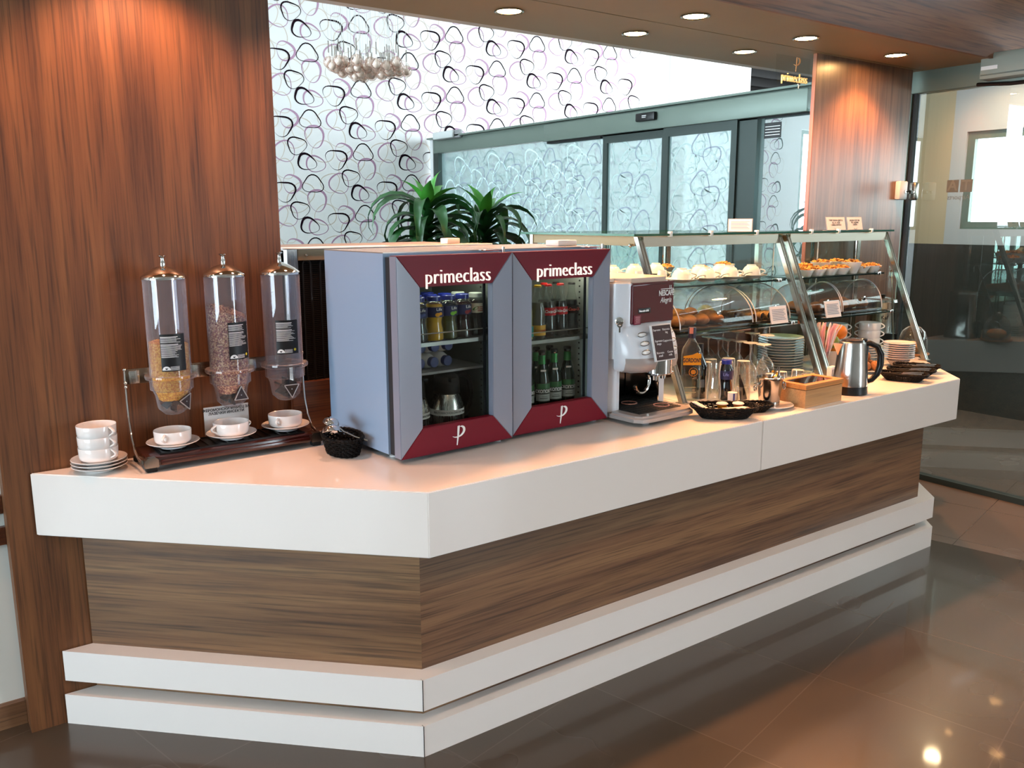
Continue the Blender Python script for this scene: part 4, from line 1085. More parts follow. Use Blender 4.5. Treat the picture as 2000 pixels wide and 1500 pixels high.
# small white boxes on top of the fridges and the steel refrigerator
def bx(label, loc, rz, sx, sy, sz, nm='white_box', m=None, cat='box'):
    bm = BM(); box(bm, -sx/2, sx/2, -sy/2, sy/2, .0003, sz, .003); o = obj(nm, bm, m or M['plastic_w']); o.location = loc; o.rotation_euler.z = rz
    return tag(o, label, cat)
bx('flat white plastic box lying on top of the right fridge', (2.14, 2.62, ZT+.675), .1, .10, .07, .022, 'plastic_box')
bx('tiny cream box standing on the steel refrigerator below the plant', (1.93, 3.09, 1.5475), .1, .065, .05, .022, 'small_box', pm('cream_box', 'e2d2c2', rough=.6))

# ================================================================ coffee machine
cm = thing('coffee_machine', 'silver and burgundy coffee machine with six buttons and a drip tray', 'coffee machine', (2.250, 2.275, ZT), radians(2.5))
silver = pm('silver_plastic', 'd4d8df', rough=.3, coat=.3); silver_d = pm('taupe_silver', '9d9795', rough=.35, coat=.2, metal=.15)
W = .315
maroon = pm('maroon_front', '520a18', rough=.12, coat=.7)
bm = BM()
# body: rounded slab behind, open in the lower front
def outline(z):   # plan of the housing: rounded front corners
    return None
pl = [(.0, .50), (.0, .20)]+arc(.075, .20, .075, pi, 1.5*pi, 8)[1:]+arc(W-.03, .155, .03, 1.5*pi, 2*pi, 6)+[(W, .50)]
prism(bm, pl, .245, .535)
prism(bm, [(.0, .50), (.0, .19), (.03, .16), (.045, .16), (.045, .50)], .018, .245)
prism(bm, [(W-.03, .50), (W-.03, .17), (W, .17), (W, .50)], .018, .245)
prism(bm, [(.045, .50), (.045, .36), (W-.03, .36), (W-.03, .50)], .018, .245)
bmesh.ops.remove_doubles(bm, verts=bm.verts, dist=.0001)
body = obj('body', bm, silver, cm, smooth=35)
bm = BM()
q = [(.012, .49), (.012, .20)]+arc(.08, .205, .065, pi, 1.5*pi, 8)[1:]+arc(W-.035, .175, .03, 1.5*pi, 2*pi, 6)+[(W-.006, .49)]
prism(bm, q, .535, .552); bmesh.ops.bevel(bm, geom=[e for e in bm.edges if all(v.co.z > .55 for v in e.verts)], offset=.012, segments=3, affect='EDGES')
obj('hopper_cover', bm, pm('warm_lit_cover', 'cfc0ae', rough=.3, coat=.3), cm, smooth=35, label='top cover with warm lamp light in its colour')  # beige carries the downlights' warm glow on the machine top
bm = BM()   # glossy upper front
pts = [(.066, .1185), (.300, .1185), (.303, .13), (.303, .16), (.06, .16), (.06, .127)]
prism(bm, pts, .378, .528); bmesh.ops.bevel(bm, geom=list(bm.edges), offset=.003, segments=2, affect='EDGES')
up = obj('upper_front', bm, maroon, cm, smooth=35, label='glossy dark burgundy upper front')
bm = BM(); prism(bm, [(.066, .1185), (.300, .1185), (.290, .165), (.085, .165)], .5275, .536); obj('brow', bm, maroon, up, smooth=0)
text('lettering', 'NESCAFÉ', .030, M['inkw'], up, T(.255, .1175, .489) @ FRONT, .0005, bold=.0006, sx=.72)
text('lettering', 'Alegria', .030, M['inkw'], up, T(.252, .1175, .462) @ FRONT, .0005, shear=.3, sx=.75)
bm = BM(); box(bm, .222, .290, .1168, .1178, .5045, .507); box(bm, .272, .274, .1168, .1178, .507, .519); box(bm, .280, .282, .1168, .1178, .507, .519); obj('logo_line', bm, M['inkw'], up)
bm = BM(); box(bm, .098, .165, .1172, .1184, .418, .437, .001); d_ = obj('display', bm, M['black'], up)
text('lettering', 'Nescafe 6/30', .010, emis('display_text', 'f4f4f4', 1.2), d_, T(.128, .1165, .427) @ FRONT, .0002)
bm = BM(); box(bm, .072, .110, .1150, .1180, .376, .412, .001); s_ = obj('sticker', bm, pm('red_sticker', '7c1a30', rough=.5), cm)
bm = BM()
for k in range(8): box(bm, .078+.002*(k % 3), .104-.002*(k % 2), .1142, .1152, .381+k*.0036, .3822+k*.0036)
obj('print', bm, pm('pink_ink', 'd8a0a8', rough=.6), s_)
# bulging door
bm = BM()
sec = [(.385, .128), (.365, .095), (.33, .070), (.28, .055), (.235, .052), (.205, .060), (.192, .085), (.19, .16), (.385, .16)]   # z, y
xs = [(.012, .10, .80), (.02, .055, .92), (.05, .022, .985), (.10, .004, 1.), (.16, .0, 1.), (.22, .003, 1.), (.275, .016, .99), (.305, .045, .95), (.316, .085, .88)]
rows = []
for (x, dy, kz) in xs:
    zc = .285
    rows.append([bm.verts.new((x, min(.16, y+dy) if y < .15 else .16, zc+(z-zc)*kz)) for z, y in sec])
for A, B in zip(rows, rows[1:]):
    for i in range(len(sec)):
        j = (i+1) % len(sec); f = bm.faces.new([A[i], A[j], B[j], B[i]])
bm.faces.new(rows[0]); bm.faces.new(rows[-1][::-1])
cr = [e for e in bm.edges if e.is_manifold and e.calc_face_angle(0) > .6]
dr = obj('front_door', bm, silver, cm, smooth=0)
for p in dr.data.polygons: p.use_smooth = True
dr.data.set_sharp_from_angle(angle=radians(50))
bm = BM()   # darker lower band of the door
rows = []
for (x, dy, kz) in xs[1:-1]:
    rows.append([bm.verts.new((x, y+dy-.002, z)) for z, y in ((.252, .0535), (.235, .052), (.205, .060), (.196, .078))])
for A, B in zip(rows, rows[1:]):
    for i in range(3): bm.faces.new([A[i], A[i+1], B[i+1], B[i]])
obj('lower_band', bm, silver_d, dr, smooth=50, label='taupe lower band')
# menu plate and the six buttons
PL = T(.160, .047, .306) @ RX(radians(-14))
bm = BM(); box(bm, -.056, .056, -.006, .004, -.068, .072, .002, PL); plt = obj('menu_plate', bm, M['aluend'], dr)
bm = BM(); box(bm, -.051, .051, -.0075, -.006, -.064, .069, 0, PL); mp2_ = obj('menu_card', bm, pm('brown_card', '3a2228', rough=.12, coat=.6), plt)
for (body_, x, z) in (('Espresso', -.029, .052), ('Ristretto\nbig', .024, .046), ('Espresso\nlungo', -.027, .004), ('Cappuccino', .024, .008), ('Ristretto\nsmall', -.027, -.042), ('Cocoa\nmilk', .028, -.042)):
    bm = text_mesh(body_, .0115, .0002); bmesh.ops.transform(bm, matrix=PL @ T(x, -.0078, z) @ FRONT, verts=bm.verts); obj('lettering', bm, M['inkw'], plt, smooth=0, recalc=False)
for sx in (-1, 1):
    for k in range(3):
        z = .342-k*.033
        yb = {0: .078, 1: .064, 2: .055}[k]+(.018 if sx > 0 else .012)
        x = .160+sx*(.082 if sx > 0 else .078)
        bm = BM(); ball(bm, .022, T(x, yb-.010, z), 20, 12, (1., .32, .36)); obj('button', bm, pm('pale_button', 'eef0f0', rough=.15, coat=.5, metal=.2), dr)
        bm = BM(); tube(bm, [(x+.0235*cos(2*pi*i/24), yb-.009, z+.0090*sin(2*pi*i/24)) for i in range(24)], .0016, 6, closed=True); obj('button_ring', bm, M['nickel'], dr)
# spout: chrome hood, nozzle
bm = BM(); lathe(bm, [(.052, .0), (.056, .0), (.056, .056), (.052, .058), (.050, .056), (.050, .0)], 28, T(.185, .088, .186), 0, pi, 2*pi)
obj('spout_hood', bm, M['chrome'], cm, label='chrome spout hood')
bm = BM(); box(bm, .14, .235, .05, .12, .176, .190, .004); lathe(bm, [(.011, -.025), (.013, 0), (.008, 0), (.007, -.025)], 14, T(.18, .1, .178)); lathe(bm, [(.011, -.025), (.013, 0), (.008, 0), (.007, -.025)], 14, T(.23, .1, .178)); obj('nozzle', bm, M['chrome'], cm)
bm = BM(); quad(bm, [(.046, .355, .03), (W-.031, .355, .03), (W-.031, .355, .245), (.046, .355, .245)]); obj('back_plate', bm, pm('mirror_black', '15140f', rough=.05, coat=1., spec=.8), cm, smooth=0)
for sx0 in (.044, W-.036):
    bm = BM(); box(bm, sx0, sx0+.006, .17, .35, .03, .24); obj('side_plate', bm, M['chrome'], cm, smooth=0)
bm = BM(); tube(bm, [(.215+.042*cos(a), .20, .125+.046*sin(a)) for a in [radians(100-i*14) for i in range(20)]], .008, 10); obj('milk_hose', bm, M['chrome'], cm, label='chrome curved milk hose')
# drip tray
bm = BM(); prism(bm, [(-.004, .17), (-.002, .035), (.02, .006), (.06, -.002), (.27, -.002), (.305, .006), (W+.012, .035), (W+.012, .17)], .016, .040)
bmesh.ops.bevel(bm, geom=[e for e in bm.edges if all(v.co.z > .039 for v in e.verts)], offset=.010, segments=3, affect='EDGES')
box(bm, .0, W+.008, .17, .36, .016, .034)
obj('drip_tray', bm, silver_d, cm, smooth=35, label='taupe drip tray')
bm = BM(); box(bm, .045, W-.03, .05, .33, .040, .043, .001)
for i in range(14):
    for j in range(9): box(bm, .055+i*.0165, .067+i*.0165, .062+j*.028, .068+j*.028, .043, .0446)
obj('grate', bm, M['blackm'], cm, smooth=0)
for (x, y) in ((.155, .21), (.225, .10)):
    bm = BM(); tube(bm, [(x+.031*cos(2*pi*i/28), y+.031*sin(2*pi*i/28), .0455) for i in range(28)], .0022, 6, closed=True); obj('cup_mark', bm, pm('copper_ring', 'c88a78', rough=.3), cm)
for (x, y) in ((.07, .04), (W-.05, .04), (.05, .45), (W-.05, .45)):
    bm = BM(); lathe(bm, [(0, .0005), (.012, .0005), (.014, .006), (.010, .018), (0, .018)], 14, T(x, y, 0)); obj('foot', bm, M['grey_p'], cm)
# key in its lock on the side shoulder
KM = T(.024, .147, .392) @ RZ(radians(-40))
bm = BM(); lathe(bm, [(0, .004), (.011, .004), (.014, .0), (.016, .0), (.016, .006), (.012, .008), (0, .008)], 24, KM @ RX(pi/2)); obj('lock', bm, M['chrome'], cm)
bm = BM(); box(bm, -.002, .002, -.022, -.006, -.003, .003, 0, KM); lathe(bm, [(.005, -.001), (.010, -.001), (.010, .001), (.005, .001)], 18, KM @ T(0, -.024, -.012) @ RX(pi/2)); box(bm, -.003, .003, -.026, -.0235, -.04, -.02, 0, KM); obj('key', bm, M['nickel'], cm)
# ================================================================ glass display cases
frame_s = brushed('case_frame_steel', 'aca69c', .22, 2)
rail_s = brushed('front_rail_steel', 'aca193', .38, 0)
bronze_rail = pm('bronze_rail', '7d6b4e', rough=.35, metal=.4)
def display_case(label, X0, X1, yb, zb, shx1):
    t = thing('display_case', label, 'display case', (X0, 2.485, ZT), 0, 'glass display cases on the counter')
    W = X1-X0; yb -= 2.485; top = .700; ft = .298
    for x in (0, W-.03):                                   # slanted front posts
        bm = BM(); pl = [(-.010, .004), (.014, .004), (ft+.014, top-.002), (ft-.010, top-.002)]
        prism(bm, pl, x, x+.03, Matrix(((0, 0, 1, 0), (1, 0, 0, 0), (0, 1, 0, 0), (0, 0, 0, 1))))
        for k in (.006, .024): prism(bm, [(-.0125, .004), (-.0095, .004), (ft-.0095, top-.002), (ft-.0125, top-.002)], x+k-.002, x+k+.002, Matrix(((0, 0, 1, 0), (1, 0, 0, 0), (0, 1, 0, 0), (0, 0, 0, 1))))
        obj('post', bm, frame_s, t, smooth=0)
        bm = BM(); box(bm, x-.004, x+.034, -.020, .03, .0005, .006, .001); obj('foot_plate', bm, M['steel'], t)
        bm = BM(); box(bm, x, x+.03, yb-.025, yb, zb-ZT+.0005, top); obj('rear_post', bm, frame_s, t, smooth=0)
        bm = BM(); box(bm, x+.004, x+.026, ft+.01, yb-.02, top-.042, top-.002); obj('side_rail', bm, bronze_rail, t, smooth=0)
        bm = BM(); ball(bm, .009, T(x-.004 if x == 0 else x+.034, ft+.03, top-.04), 12, 8); obj('knob', bm, M['chrome'], t)
    bm = BM(); box(bm, .031, W-.031, ft-.016, ft-.004, top-.046, top-.001); obj('front_rail', bm, rail_s, t, smooth=0, label='brushed steel front rail')
    bm = BM(); box(bm, .03, W-.03, yb-.022, yb-.004, top-.042, top-.002); obj('rear_rail', bm, bronze_rail, t, smooth=0)
    # glass: sides, sliding backs
    s0 = (zb-ZT)+.01
    for x in ((.015, W-.015) if zb > 1 else (W-.015,)):
        bm = BM(); quad(bm, [(x, .03 if zb < 1 else .24, .015 if zb < 1 else .25), (x, yb-.03, s0 if zb < 1 else .25), (x, yb-.03, top-.045), (x, ft+.01, top-.045)]); obj('side_pane', bm, M['glass'], t, smooth=0)
    n = 2
    for i in range(n):
        a, b = .03+i*(W-.06)/n, .03+(i+1)*(W-.06)/n+(.03 if i == 0 else 0)
        yy = yb-.012-.006*i
        bm = BM(); quad(bm, [(a, yy, s0), (b, yy, s0), (b, yy, top-.045), (a, yy, top-.045)], 0)
        box(bm, a, a+.004, yy-.003, yy+.003, s0, top-.045, mi=1); box(bm, b-.004, b, yy-.003, yy+.003, s0, top-.045, mi=1)
        obj('back_pane', bm, [M['glassg'], M['shelfedge']], t, smooth=0)
    def glass_slab(nm, x0, x1, y0, y1, z0, z1, edge):
        bm = BM(); box(bm, x0, x1, y0, y1, z0, z1)
        for f in bm.faces:
            f.normal_update(); f.material_index = 0 if abs(f.normal.z) > .5 else 1
        return obj(nm, bm, [M['glassg'], edge], t, smooth=0)
    glass_slab('glass_top', -.045 if zb > 1 else -.012, W+.02, .262, yb+.02, top+.001, top+.011, M['glassedge'])
    glass_slab('glass_shelf', .02, shx1, .226, yb-.04, .470, .478, M['shelfedge'])
    glass_slab('glass_shelf', .02, shx1-.01, .135, yb-.04, .266, .273, M['shelfedge'])
    for z in (.470, .266):
        for x in (.06, shx1-.05):
            bm = BM(); box(bm, x-.012, x+.012, (.222 if z > .4 else .131), (.25 if z > .4 else .16), z-.006, z+.014, .002); obj('shelf_clamp', bm, M['chrome'], t)
    for x in (.08, W*.5, W-.10):
        bm = BM(); tube(bm, [(x, yb-.06, s0-.01), (x, yb-.06, top)], .004, 8); obj('hanger_rod', bm, M['chrome'], t)
    for x in (.18, W*.45, W*.78):
        bm = BM(); box(bm, x-.008, x+.008, .258, .275, top-.004, top+.020, .002); obj('top_clamp', bm, pm('clear_clamp', 'dfe6e4', rough=.1), t)
    return t
display_case('long glass display case holding white cups, standing between coffee machine and kettle', 2.693, 3.690, 3.55, 1.05, .972)
display_case('shorter glass display case holding snack bowls, at the right before the walnut pillar', 3.727, 4.652, 2.962, .87, .815)
S1, S2, S3 = 1.3485, 1.1435, ZT

# ---- coffee cups upside down on saucers --------------------------------------------
def mk_tcup():
    t = thing('coffee_cup', 'cup', 'cup')
    bm = BM()
    P = [(.0485, 0), (.0495, .0005), (.048, .012), (.043, .032), (.033, .048), (.024, .0535), (.023, .060), (.0215, .060), (.0215, .055), (0, .0545), (0, .052), (.031, .046), (.041, .031), (.0465, .010), (.0485, 0)]
    lathe(bm, P, 36); obj('bowl', bm, M['ceramic'], t)
    bm = BM(); tube(bm, [(.044+.026*sin(pi*i/10), 0, .036-.028*i/10+.004*sin(pi*i/10)) for i in range(11)], .0038, 8); obj('handle', bm, M['ceramic'], t)
    return t
tcup = Maker(mk_tcup)
def mk_spoon():
    bm = BM()
    lathe(bm, [(0, -.004), (.006, -.0035), (.011, 0), (.0105, .0006), (.0055, -.0025), (0, -.003)], 20)
    for v in bm.verts: v.co.x *= 1.6
    tube(bm, [(.016, 0, 0), (.03, 0, .004), (.07, 0, .006), (.105, 0, .003)], [.0018, .0022, .002, .0035], 8)
    return tag(obj('teaspoon', bm, M['chrome']), 'teaspoon', 'spoon')
spoon = Maker(mk_spoon)
GC, GS, GT = 'coffee cups turned over on the top shelf', 'saucers under the turned-over cups', 'teaspoons beside the turned-over cups'
cups = [(3.055, 2.845, 'front row, nearest the coffee machine', 1), (3.225, 2.845, 'front row, second from the coffee machine', 1), (3.395, 2.845, 'front row, third from the coffee machine', 1), (3.568, 2.850, 'front row, right end by the middle posts', 1),
        (3.335, 2.985, 'second row, left of the two', 0), (3.490, 2.985, 'second row, right of the two', 0),
        (2.985, 3.25, 'back row, leftmost behind the coffee machine', 0), (3.14, 3.25, 'back row, middle behind the coffee machine', 0), (3.295, 3.25, 'back row, right of the three at the back', 0)]
for i, (x, y, lab, sp) in enumerate(cups):
    saucer((x, y, S1), .4*i, 'white saucer on the top glass shelf, '+lab, GS)
    tcup((x, y, S1+.0088), radians(-35) if i < 4 else radians(150), 'white coffee cup turned over, '+lab, GC)
    if sp: spoon((x+.040, y-.052, S1+.0225), 0, 'small teaspoon beside the cup, '+lab, GT, rot=(0, radians(-3), radians(15)))
def mk_jug2():
    t = thing('milk_creamer', 'creamer', 'jug')
    bm = BM(); lathe(bm, [(.024, 0), (.026, .001), (.0255, .02), (.022, .04), (.021, .052), (.0195, .052), (0, .0515)], 24); obj('body', bm, M['ceramic'], t)
    bm = BM(); tube(bm, [(.023+.018*sin(pi*i/8), 0, .042-.030*i/8) for i in range(9)], .003, 6); obj('handle', bm, M['ceramic'], t)
    return t
cr = Maker(mk_jug2)
for i, (x, y, lab) in enumerate(((2.83, 3.02, 'leftmost of three in front of the back cups'), (2.95, 3.02, 'middle of three in front of the back cups'), (3.085, 3.0, 'right of three, beside the first front cup'))):
    cr((x, y, S1), radians(-30), 'small white creamer turned over, '+lab, 'small creamers on the top shelf')

# ---- snack plates and bowls --------------------------------------------------------
snack = chip_mat('snack_mix', ('c8823c', 'e0a04a', '9a5a2a', 'd8923e', '7a4424', 'e8b25c'), 130.)
def mk_bowl(big):
    bm = BM()
    if big: P = [(0, .003), (.026, .003), (.027, 0), (.031, 0), (.033, .006), (.046, .036), (.0565, .062), (.0555, .0625), (.044, .036), (.030, .009), (0, .008)]
    else: P = [(0, .003), (.025, .003), (.026, 0), (.030, 0), (.032, .005), (.044, .022), (.052, .037), (.051, .0375), (.042, .023), (.029, .008), (0, .007)]
    lathe(bm, P, 36)
    return obj('snack_bowl', bm, M['ceramic'])
def mk_plate():
    bm = BM(); n = 4
    lo, hi = .036, .060
    rows = []
    for (h, z) in ((.034, 0), (.036, .002), (.050, .030), (.0525, .036), (.0505, .036), (.047, .029), (.034, .006)):
        ring = []
        for k in range(32):
            a = 2*pi*k/32; c, s = cos(a), sin(a); e = .55
            ring.append(bm.verts.new((h*math.copysign(abs(c)**e, c), h*math.copysign(abs(s)**e, s), z)))
        rows.append(ring)
    for A, B in zip(rows, rows[1:]):
        for k in range(32): bm.faces.new([A[k], A[(k+1) % 32], B[(k+1) % 32], B[k]])
    bm.faces.new(rows[0][::-1]); bm.faces.new(rows[-1])
    return obj('snack_dish', bm, M['ceramic'])
def mk_snack():
    bm = BM(); rn = random.Random(11)
    for k in range(46):
        a = rn.uniform(0, 2*pi); q = .044*math.sqrt(rn.random()); z = .012*(1-(q/.044)**2)+rn.uniform(-.004, .004)
        ball(bm, rn.uniform(.006, .011), T(q*cos(a), q*sin(a), z) @ Matrix.Rotation(rn.uniform(0, 3), 4, (rn.random(), rn.random(), rn.random()+.1)), 7, 5, (1.2, .8, .55))
    ball(bm, .043, T(0, 0, -.006), 16, 8, (1, 1, .22))
    o = obj('snack_mix', bm, snack, smooth=50); o['kind'] = 'stuff'; return o
def mk(fn, cat):
    def f(): o = fn(); o['label'] = 'x'; o['category'] = cat; return o
    return Maker(f)
bowlB, bowlS, dish, mix = mk(lambda: mk_bowl(True), 'bowl'), mk(lambda: mk_bowl(False), 'bowl'), mk(mk_plate, 'dish'), mk(mk_snack, 'snacks')
GB, GD, GM = 'white snack bowls on the top shelf', 'square white snack dishes on the top shelf', 'snack mix in bowls and dishes'
for i, x in enumerate((3.885, 3.992, 4.099, 4.206)):
    w_ = ('first', 'second', 'third', 'fourth')[i]
    dish((x, 2.770, S1), radians(20), 'square white dish of snacks in the front row, %s after the middle posts' % w_, GD)
    mix((x, 2.770, S1+.033), i*1.3, 'orange-brown snack mix in the front row, %s dish after the middle posts' % w_, GM)
for (mkr, x, y, h, lab) in ((bowlB, 4.318, 2.775, .058, 'tall white bowl beside the last square dish'), (bowlS, 4.412, 2.775, .034, 'small white bowl second from the right shelf end'), (bowlS, 4.505, 2.765, .034, 'small white bowl at the right end of the shelf'),
                            (bowlS, 4.035, 2.872, .044, 'white bowl in the back row, left'), (bowlB, 4.180, 2.872, .058, 'tall white bowl in the back row, middle'), (bowlB, 4.325, 2.872, .058, 'tall white bowl in the back row, right'),
                            (bowlS, 3.59, 3.20, .034, 'white bowl on the long case shelf, behind the right cups'), (bowlS, 3.52, 3.40, .034, 'white bowl at the back of the long case shelf'), (bowlB, 3.595, 3.05, .058, 'tall white bowl beside the middle posts')):
    mkr((x, y, S1), 0, lab+', filled with snacks', GB); mix((x, y, S1+h), x*7, 'brown and orange snack mix heaped in the '+lab, GM)

# ---- roll-top boxes with pastries ---------------------------------------------------
def roll_top(label, X0, X1, y0, y1, z0, h):
    t = thing('roll_top_box', label, 'food box', (X0, y0, z0), 0, 'clear roll-top boxes on the middle shelf')
    W, D = X1-X0, y1-y0
    bm = BM(); box(bm, 0, W, 0, D, .0005, .012, .002); obj('tray', bm, pm('dark_tray', '211a16', rough=.25, coat=.5), t)
    pr = [(D*.5-D*.5*cos(pi*i/20), .014+h*sin(pi*i/20)) for i in range(21)]
    bm = BM()
    for a, b in zip(pr, pr[1:]): quad(bm, [(0.002, a[0], a[1]), (W-.002, a[0], a[1]), (W-.002, b[0], b[1]), (0.002, b[0], b[1])])
    bmesh.ops.remove_doubles(bm, verts=bm.verts, dist=.0001)
    obj('cover', bm, M['acrylic2'], t, smooth=60)
    for x in (0., W):
        bm = BM(); vs = [bm.verts.new((x, p[0], p[1])) for p in pr]; bm.faces.new(vs); obj('end_panel', bm, thin_glass('end_acrylic', (226, 226, 226), .8, .04), t, smooth=0)
        bm = BM(); tube(bm, [(x, p[0], p[1]) for p in pr], .0028, 6); obj('rim', bm, pm('acrylic_rim', 'c8c8ce', rough=.1, coat=.5), t)
    bm = BM(); lathe(bm, [(0, 0), (.004, 0), (.004, .008), (.011, .012), (.012, .018), (0, .022)], 16, T(W*.5, .012, .075) @ RX(pi/2)); obj('knob', bm, M['chrome'], t)
    return t
roll_top('wide clear roll-top box of dark pastries in the long case, behind the glasses', 2.86, 3.36, 2.66, 3.10, S2, .170)
roll_top('clear roll-top box in the long case, beside the middle posts', 3.385, 3.645, 2.66, 3.10, S2, .165)
roll_top('clear roll-top box in the right case, just after the middle posts', 3.84, 4.11, 2.68, 2.93, S2, .150)
roll_top('clear roll-top box at the right end of the shelf in the right case', 4.125, 4.49, 2.68, 2.93, S2, .150)
crust = pm('pastry_crust', 'b06a32', rough=.6, var=.3, bscale=40., bump=.4); crust2 = pm('pale_pastry', 'd49a58', rough=.6, var=.25, bscale=50., bump=.4); choco = pm('chocolate_filling', '1e0e08', rough=.5)
def mk_roll():
    t = thing('cream_roll', 'roll', 'pastry')
    bm = BM(); pts = [(-.045+.09*i/14, 0, .019) for i in range(15)]
    tube(bm, pts, [.0165+.0025*sin(i*2.2) for i in range(15)], 14, cap=False); obj('shell', bm, crust2, t, smooth=50)
    bm = BM(); ball(bm, .0155, T(.034, 0, .019), 12, 8, (.5, 1, 1)); ball(bm, .0155, T(-.034, 0, .019), 12, 8, (.5, 1, 1)); obj('filling', bm, choco, t)
    return t
def mk_bun():
    bm = BM(); ball(bm, .045, T(0, 0, .024), 18, 12, (1.25, .85, .58))
    for v in bm.verts: v.co.z = max(v.co.z, .0005); v.co.z += .003*sin(v.co.x*90) if v.co.z > .02 else 0
    o = obj('pastry_bun', bm, crust); return o
roll = Maker(mk_roll); bun = mk(mk_bun, 'pastry')
GR, GP = 'cream rolls in the roll-top box', 'buns in the roll-top boxes'
k = 0
for j in range(2):
    for i in range(4):
        k += 1
        roll((3.42+i*.060, 2.745+j*.11, S2+.0125), pi/2+.12*((i % 2)-.5), 'cream roll with dark filling, %s row, %s from the box\'s left' % (('front', 'back')[j], ('first', 'second', 'third', 'fourth')[i]), GR)
for i in range(5):
    for j in range(3):
        if (i+j) % 5 != 4: bun((2.93+i*.088, 2.76+j*.115, S2+.0125), .5*i+j, 'golden bun in the wide roll-top box, %s column, %s row' % (('first', 'second', 'third', 'fourth', 'last')[i], ('front', 'middle', 'back')[j]), GP)
for i, (x, y) in enumerate(((3.91, 2.77), (4.03, 2.78), (3.97, 2.87), (4.21, 2.77), (4.33, 2.785), (4.43, 2.77), (4.27, 2.88), (4.40, 2.88))):
    bun((x, y, S2+.0125), .7*i, 'brown bun in the %s roll-top box of the right case, %s' % (('left', 'right')[i > 2], ('front left', 'front right', 'back', 'front left', 'front middle', 'front right', 'back left', 'back right')[i]), GP)
# a second layer of bread behind, on the staff bench
fruit_o = pm('orange_peel', 'e0801c', rough=.45, bump=.35, bscale=260., coat=.2); fruit_g = pm('green_peel', '7c8a2c', rough=.45, var=.15, bscale=60.); fruit_b = pm('kiwi_skin', '8a5a30', rough=.75, var=.25, bscale=120.)
def fruit(nm, lab, loc, r, m, grp, sc=(1, 1, .95), rz=0.):
    bm = BM(); ball(bm, r, T(0, 0, r*sc[2]+.0005), 24, 16, sc)
    o = tag(obj(nm, bm, m), lab, 'fruit', grp)
    bm = BM(); lathe(bm, [(.0035, 0), (.003, .004), (0, .005)], 8, T(0, 0, r*2*sc[2]-.001)); obj('stem', bm, pm('fruit_stem', '4a3a1c', rough=.8), o)
    o.location = loc; o.rotation_euler.z = rz
    return o
GF = 'fruit behind the glass cases'
fruit('orange', 'orange on the staff bench, seen through the long case above the wine glasses', (3.59, 3.30, 1.0505), .050, fruit_o, GF)
fruit('melon', 'green melon on the staff bench beside the oranges, seen above the wine glasses', (3.84, 3.38, 1.0505), .055, fruit_g, GF)
fruit('orange', 'orange on the staff bench, leftmost behind the coffee machine\'s edge', (3.47, 3.36, 1.0505), .045, fruit_o, GF)
def loaf(lab, loc, rz, L_, r):
    bm = BM(); ball(bm, r, T(0, 0, r*.62), 24, 14, (L_/r, 1, .68))
    for v in bm.verts: v.co.z = max(v.co.z, .0005)+(.004*abs(sin(v.co.x*55)) if v.co.z > r*.7 else 0)
    o = tag(obj('bread_loaf', bm, crust), lab, 'bread', 'bread loaves on the staff bench'); o.location = loc; o.rotation_euler.z = rz
loaf('long brown bread loaf on the staff bench, behind the left wine glasses', (3.40, 3.17, 1.0505), .05, .17, .055)
loaf('brown bread loaf on the staff bench, behind the right wine glasses and plates', (3.98, 3.17, 1.0505), -.05, .16, .055)
loaf('brown bread loaf on the staff bench, behind the coffee machine', (2.98, 3.17, 1.0505), .0, .15, .05)
# ---- small cards --------------------------------------------------------------------
def card(label, loc, w_, h_, body_, tilt=-12, rz=0., size=.012, base=True):
    t = thing('price_card', label, 'card', loc, rz, 'small cards on the glass cases')
    MX = RX(radians(tilt))
    bm = BM(); box(bm, -w_/2, w_/2, -.0008, .0008, .001, h_, 0, MX); obj('card', bm, M['paper'], t)
    bm = BM(); box(bm, -w_/2-.004, w_/2+.004, .001, .0025, .0008, h_+.003, 0, MX); box(bm, -w_/2-.004, w_/2+.004, -.002, .028, .0003, .002); obj('holder', bm, pm('clear_holder', 'd6dade', rough=.1, trans=.6), t)
    if body_:
        bm = text_mesh(body_, size, .0002); bmesh.ops.transform(bm, matrix=MX @ T(0, -.0012, h_*.58) @ FRONT, verts=bm.verts); obj('lettering', bm, M['ink'], t, smooth=0, recalc=False)
        bm = BM(); tube(bm, [(w_*.10*cos(a), -.0012, h_*.16+w_*.05*sin(a)) for a in [pi+pi*i/8 for i in range(9)]], .0006, 5, MX); obj('mark', bm, M['ink'], t)
    else:
        bm = BM()
        for i in range(7): box(bm, -w_*.40, w_*(.40-.05*(i % 3)), -.0013, -.0009, h_*.22+i*h_*.095, h_*.22+i*h_*.095+h_*.035, 0, MX)
        obj('print', bm, pm('grey_print', '7a8090', rough=.7), t)
    return t
card('white card standing on the right glass top, the wider of two', (4.200, 2.80, 1.5815), .165, .070, 'Пченично павче\nсо ѕа' if False else 'ТРИГЛАВНА ДИЕТА\nАД ЈА ЈАДЕ\nСИМБОЛИЧНО', size=.0125)
card('white card standing on the right glass top, the narrower of two', (4.375, 2.80, 1.5815), .135, .070, 'ВОДЕН СОСТАВ\nНА ЈАДЕЊЕ\nСВЕЖО', size=.0115)
card('white folded card on the long glass top, seen from its edge', (3.43, 2.82, 1.5815), .11, .062, '', rz=radians(-50))
card('grey printed card clipped to the middle shelf of the long case', (3.505, 2.612, S2+.001), .125, .085, '', -14)
card('grey printed card clipped to the middle shelf of the right case', (3.945, 2.612, S2+.001), .125, .085, '', -14)
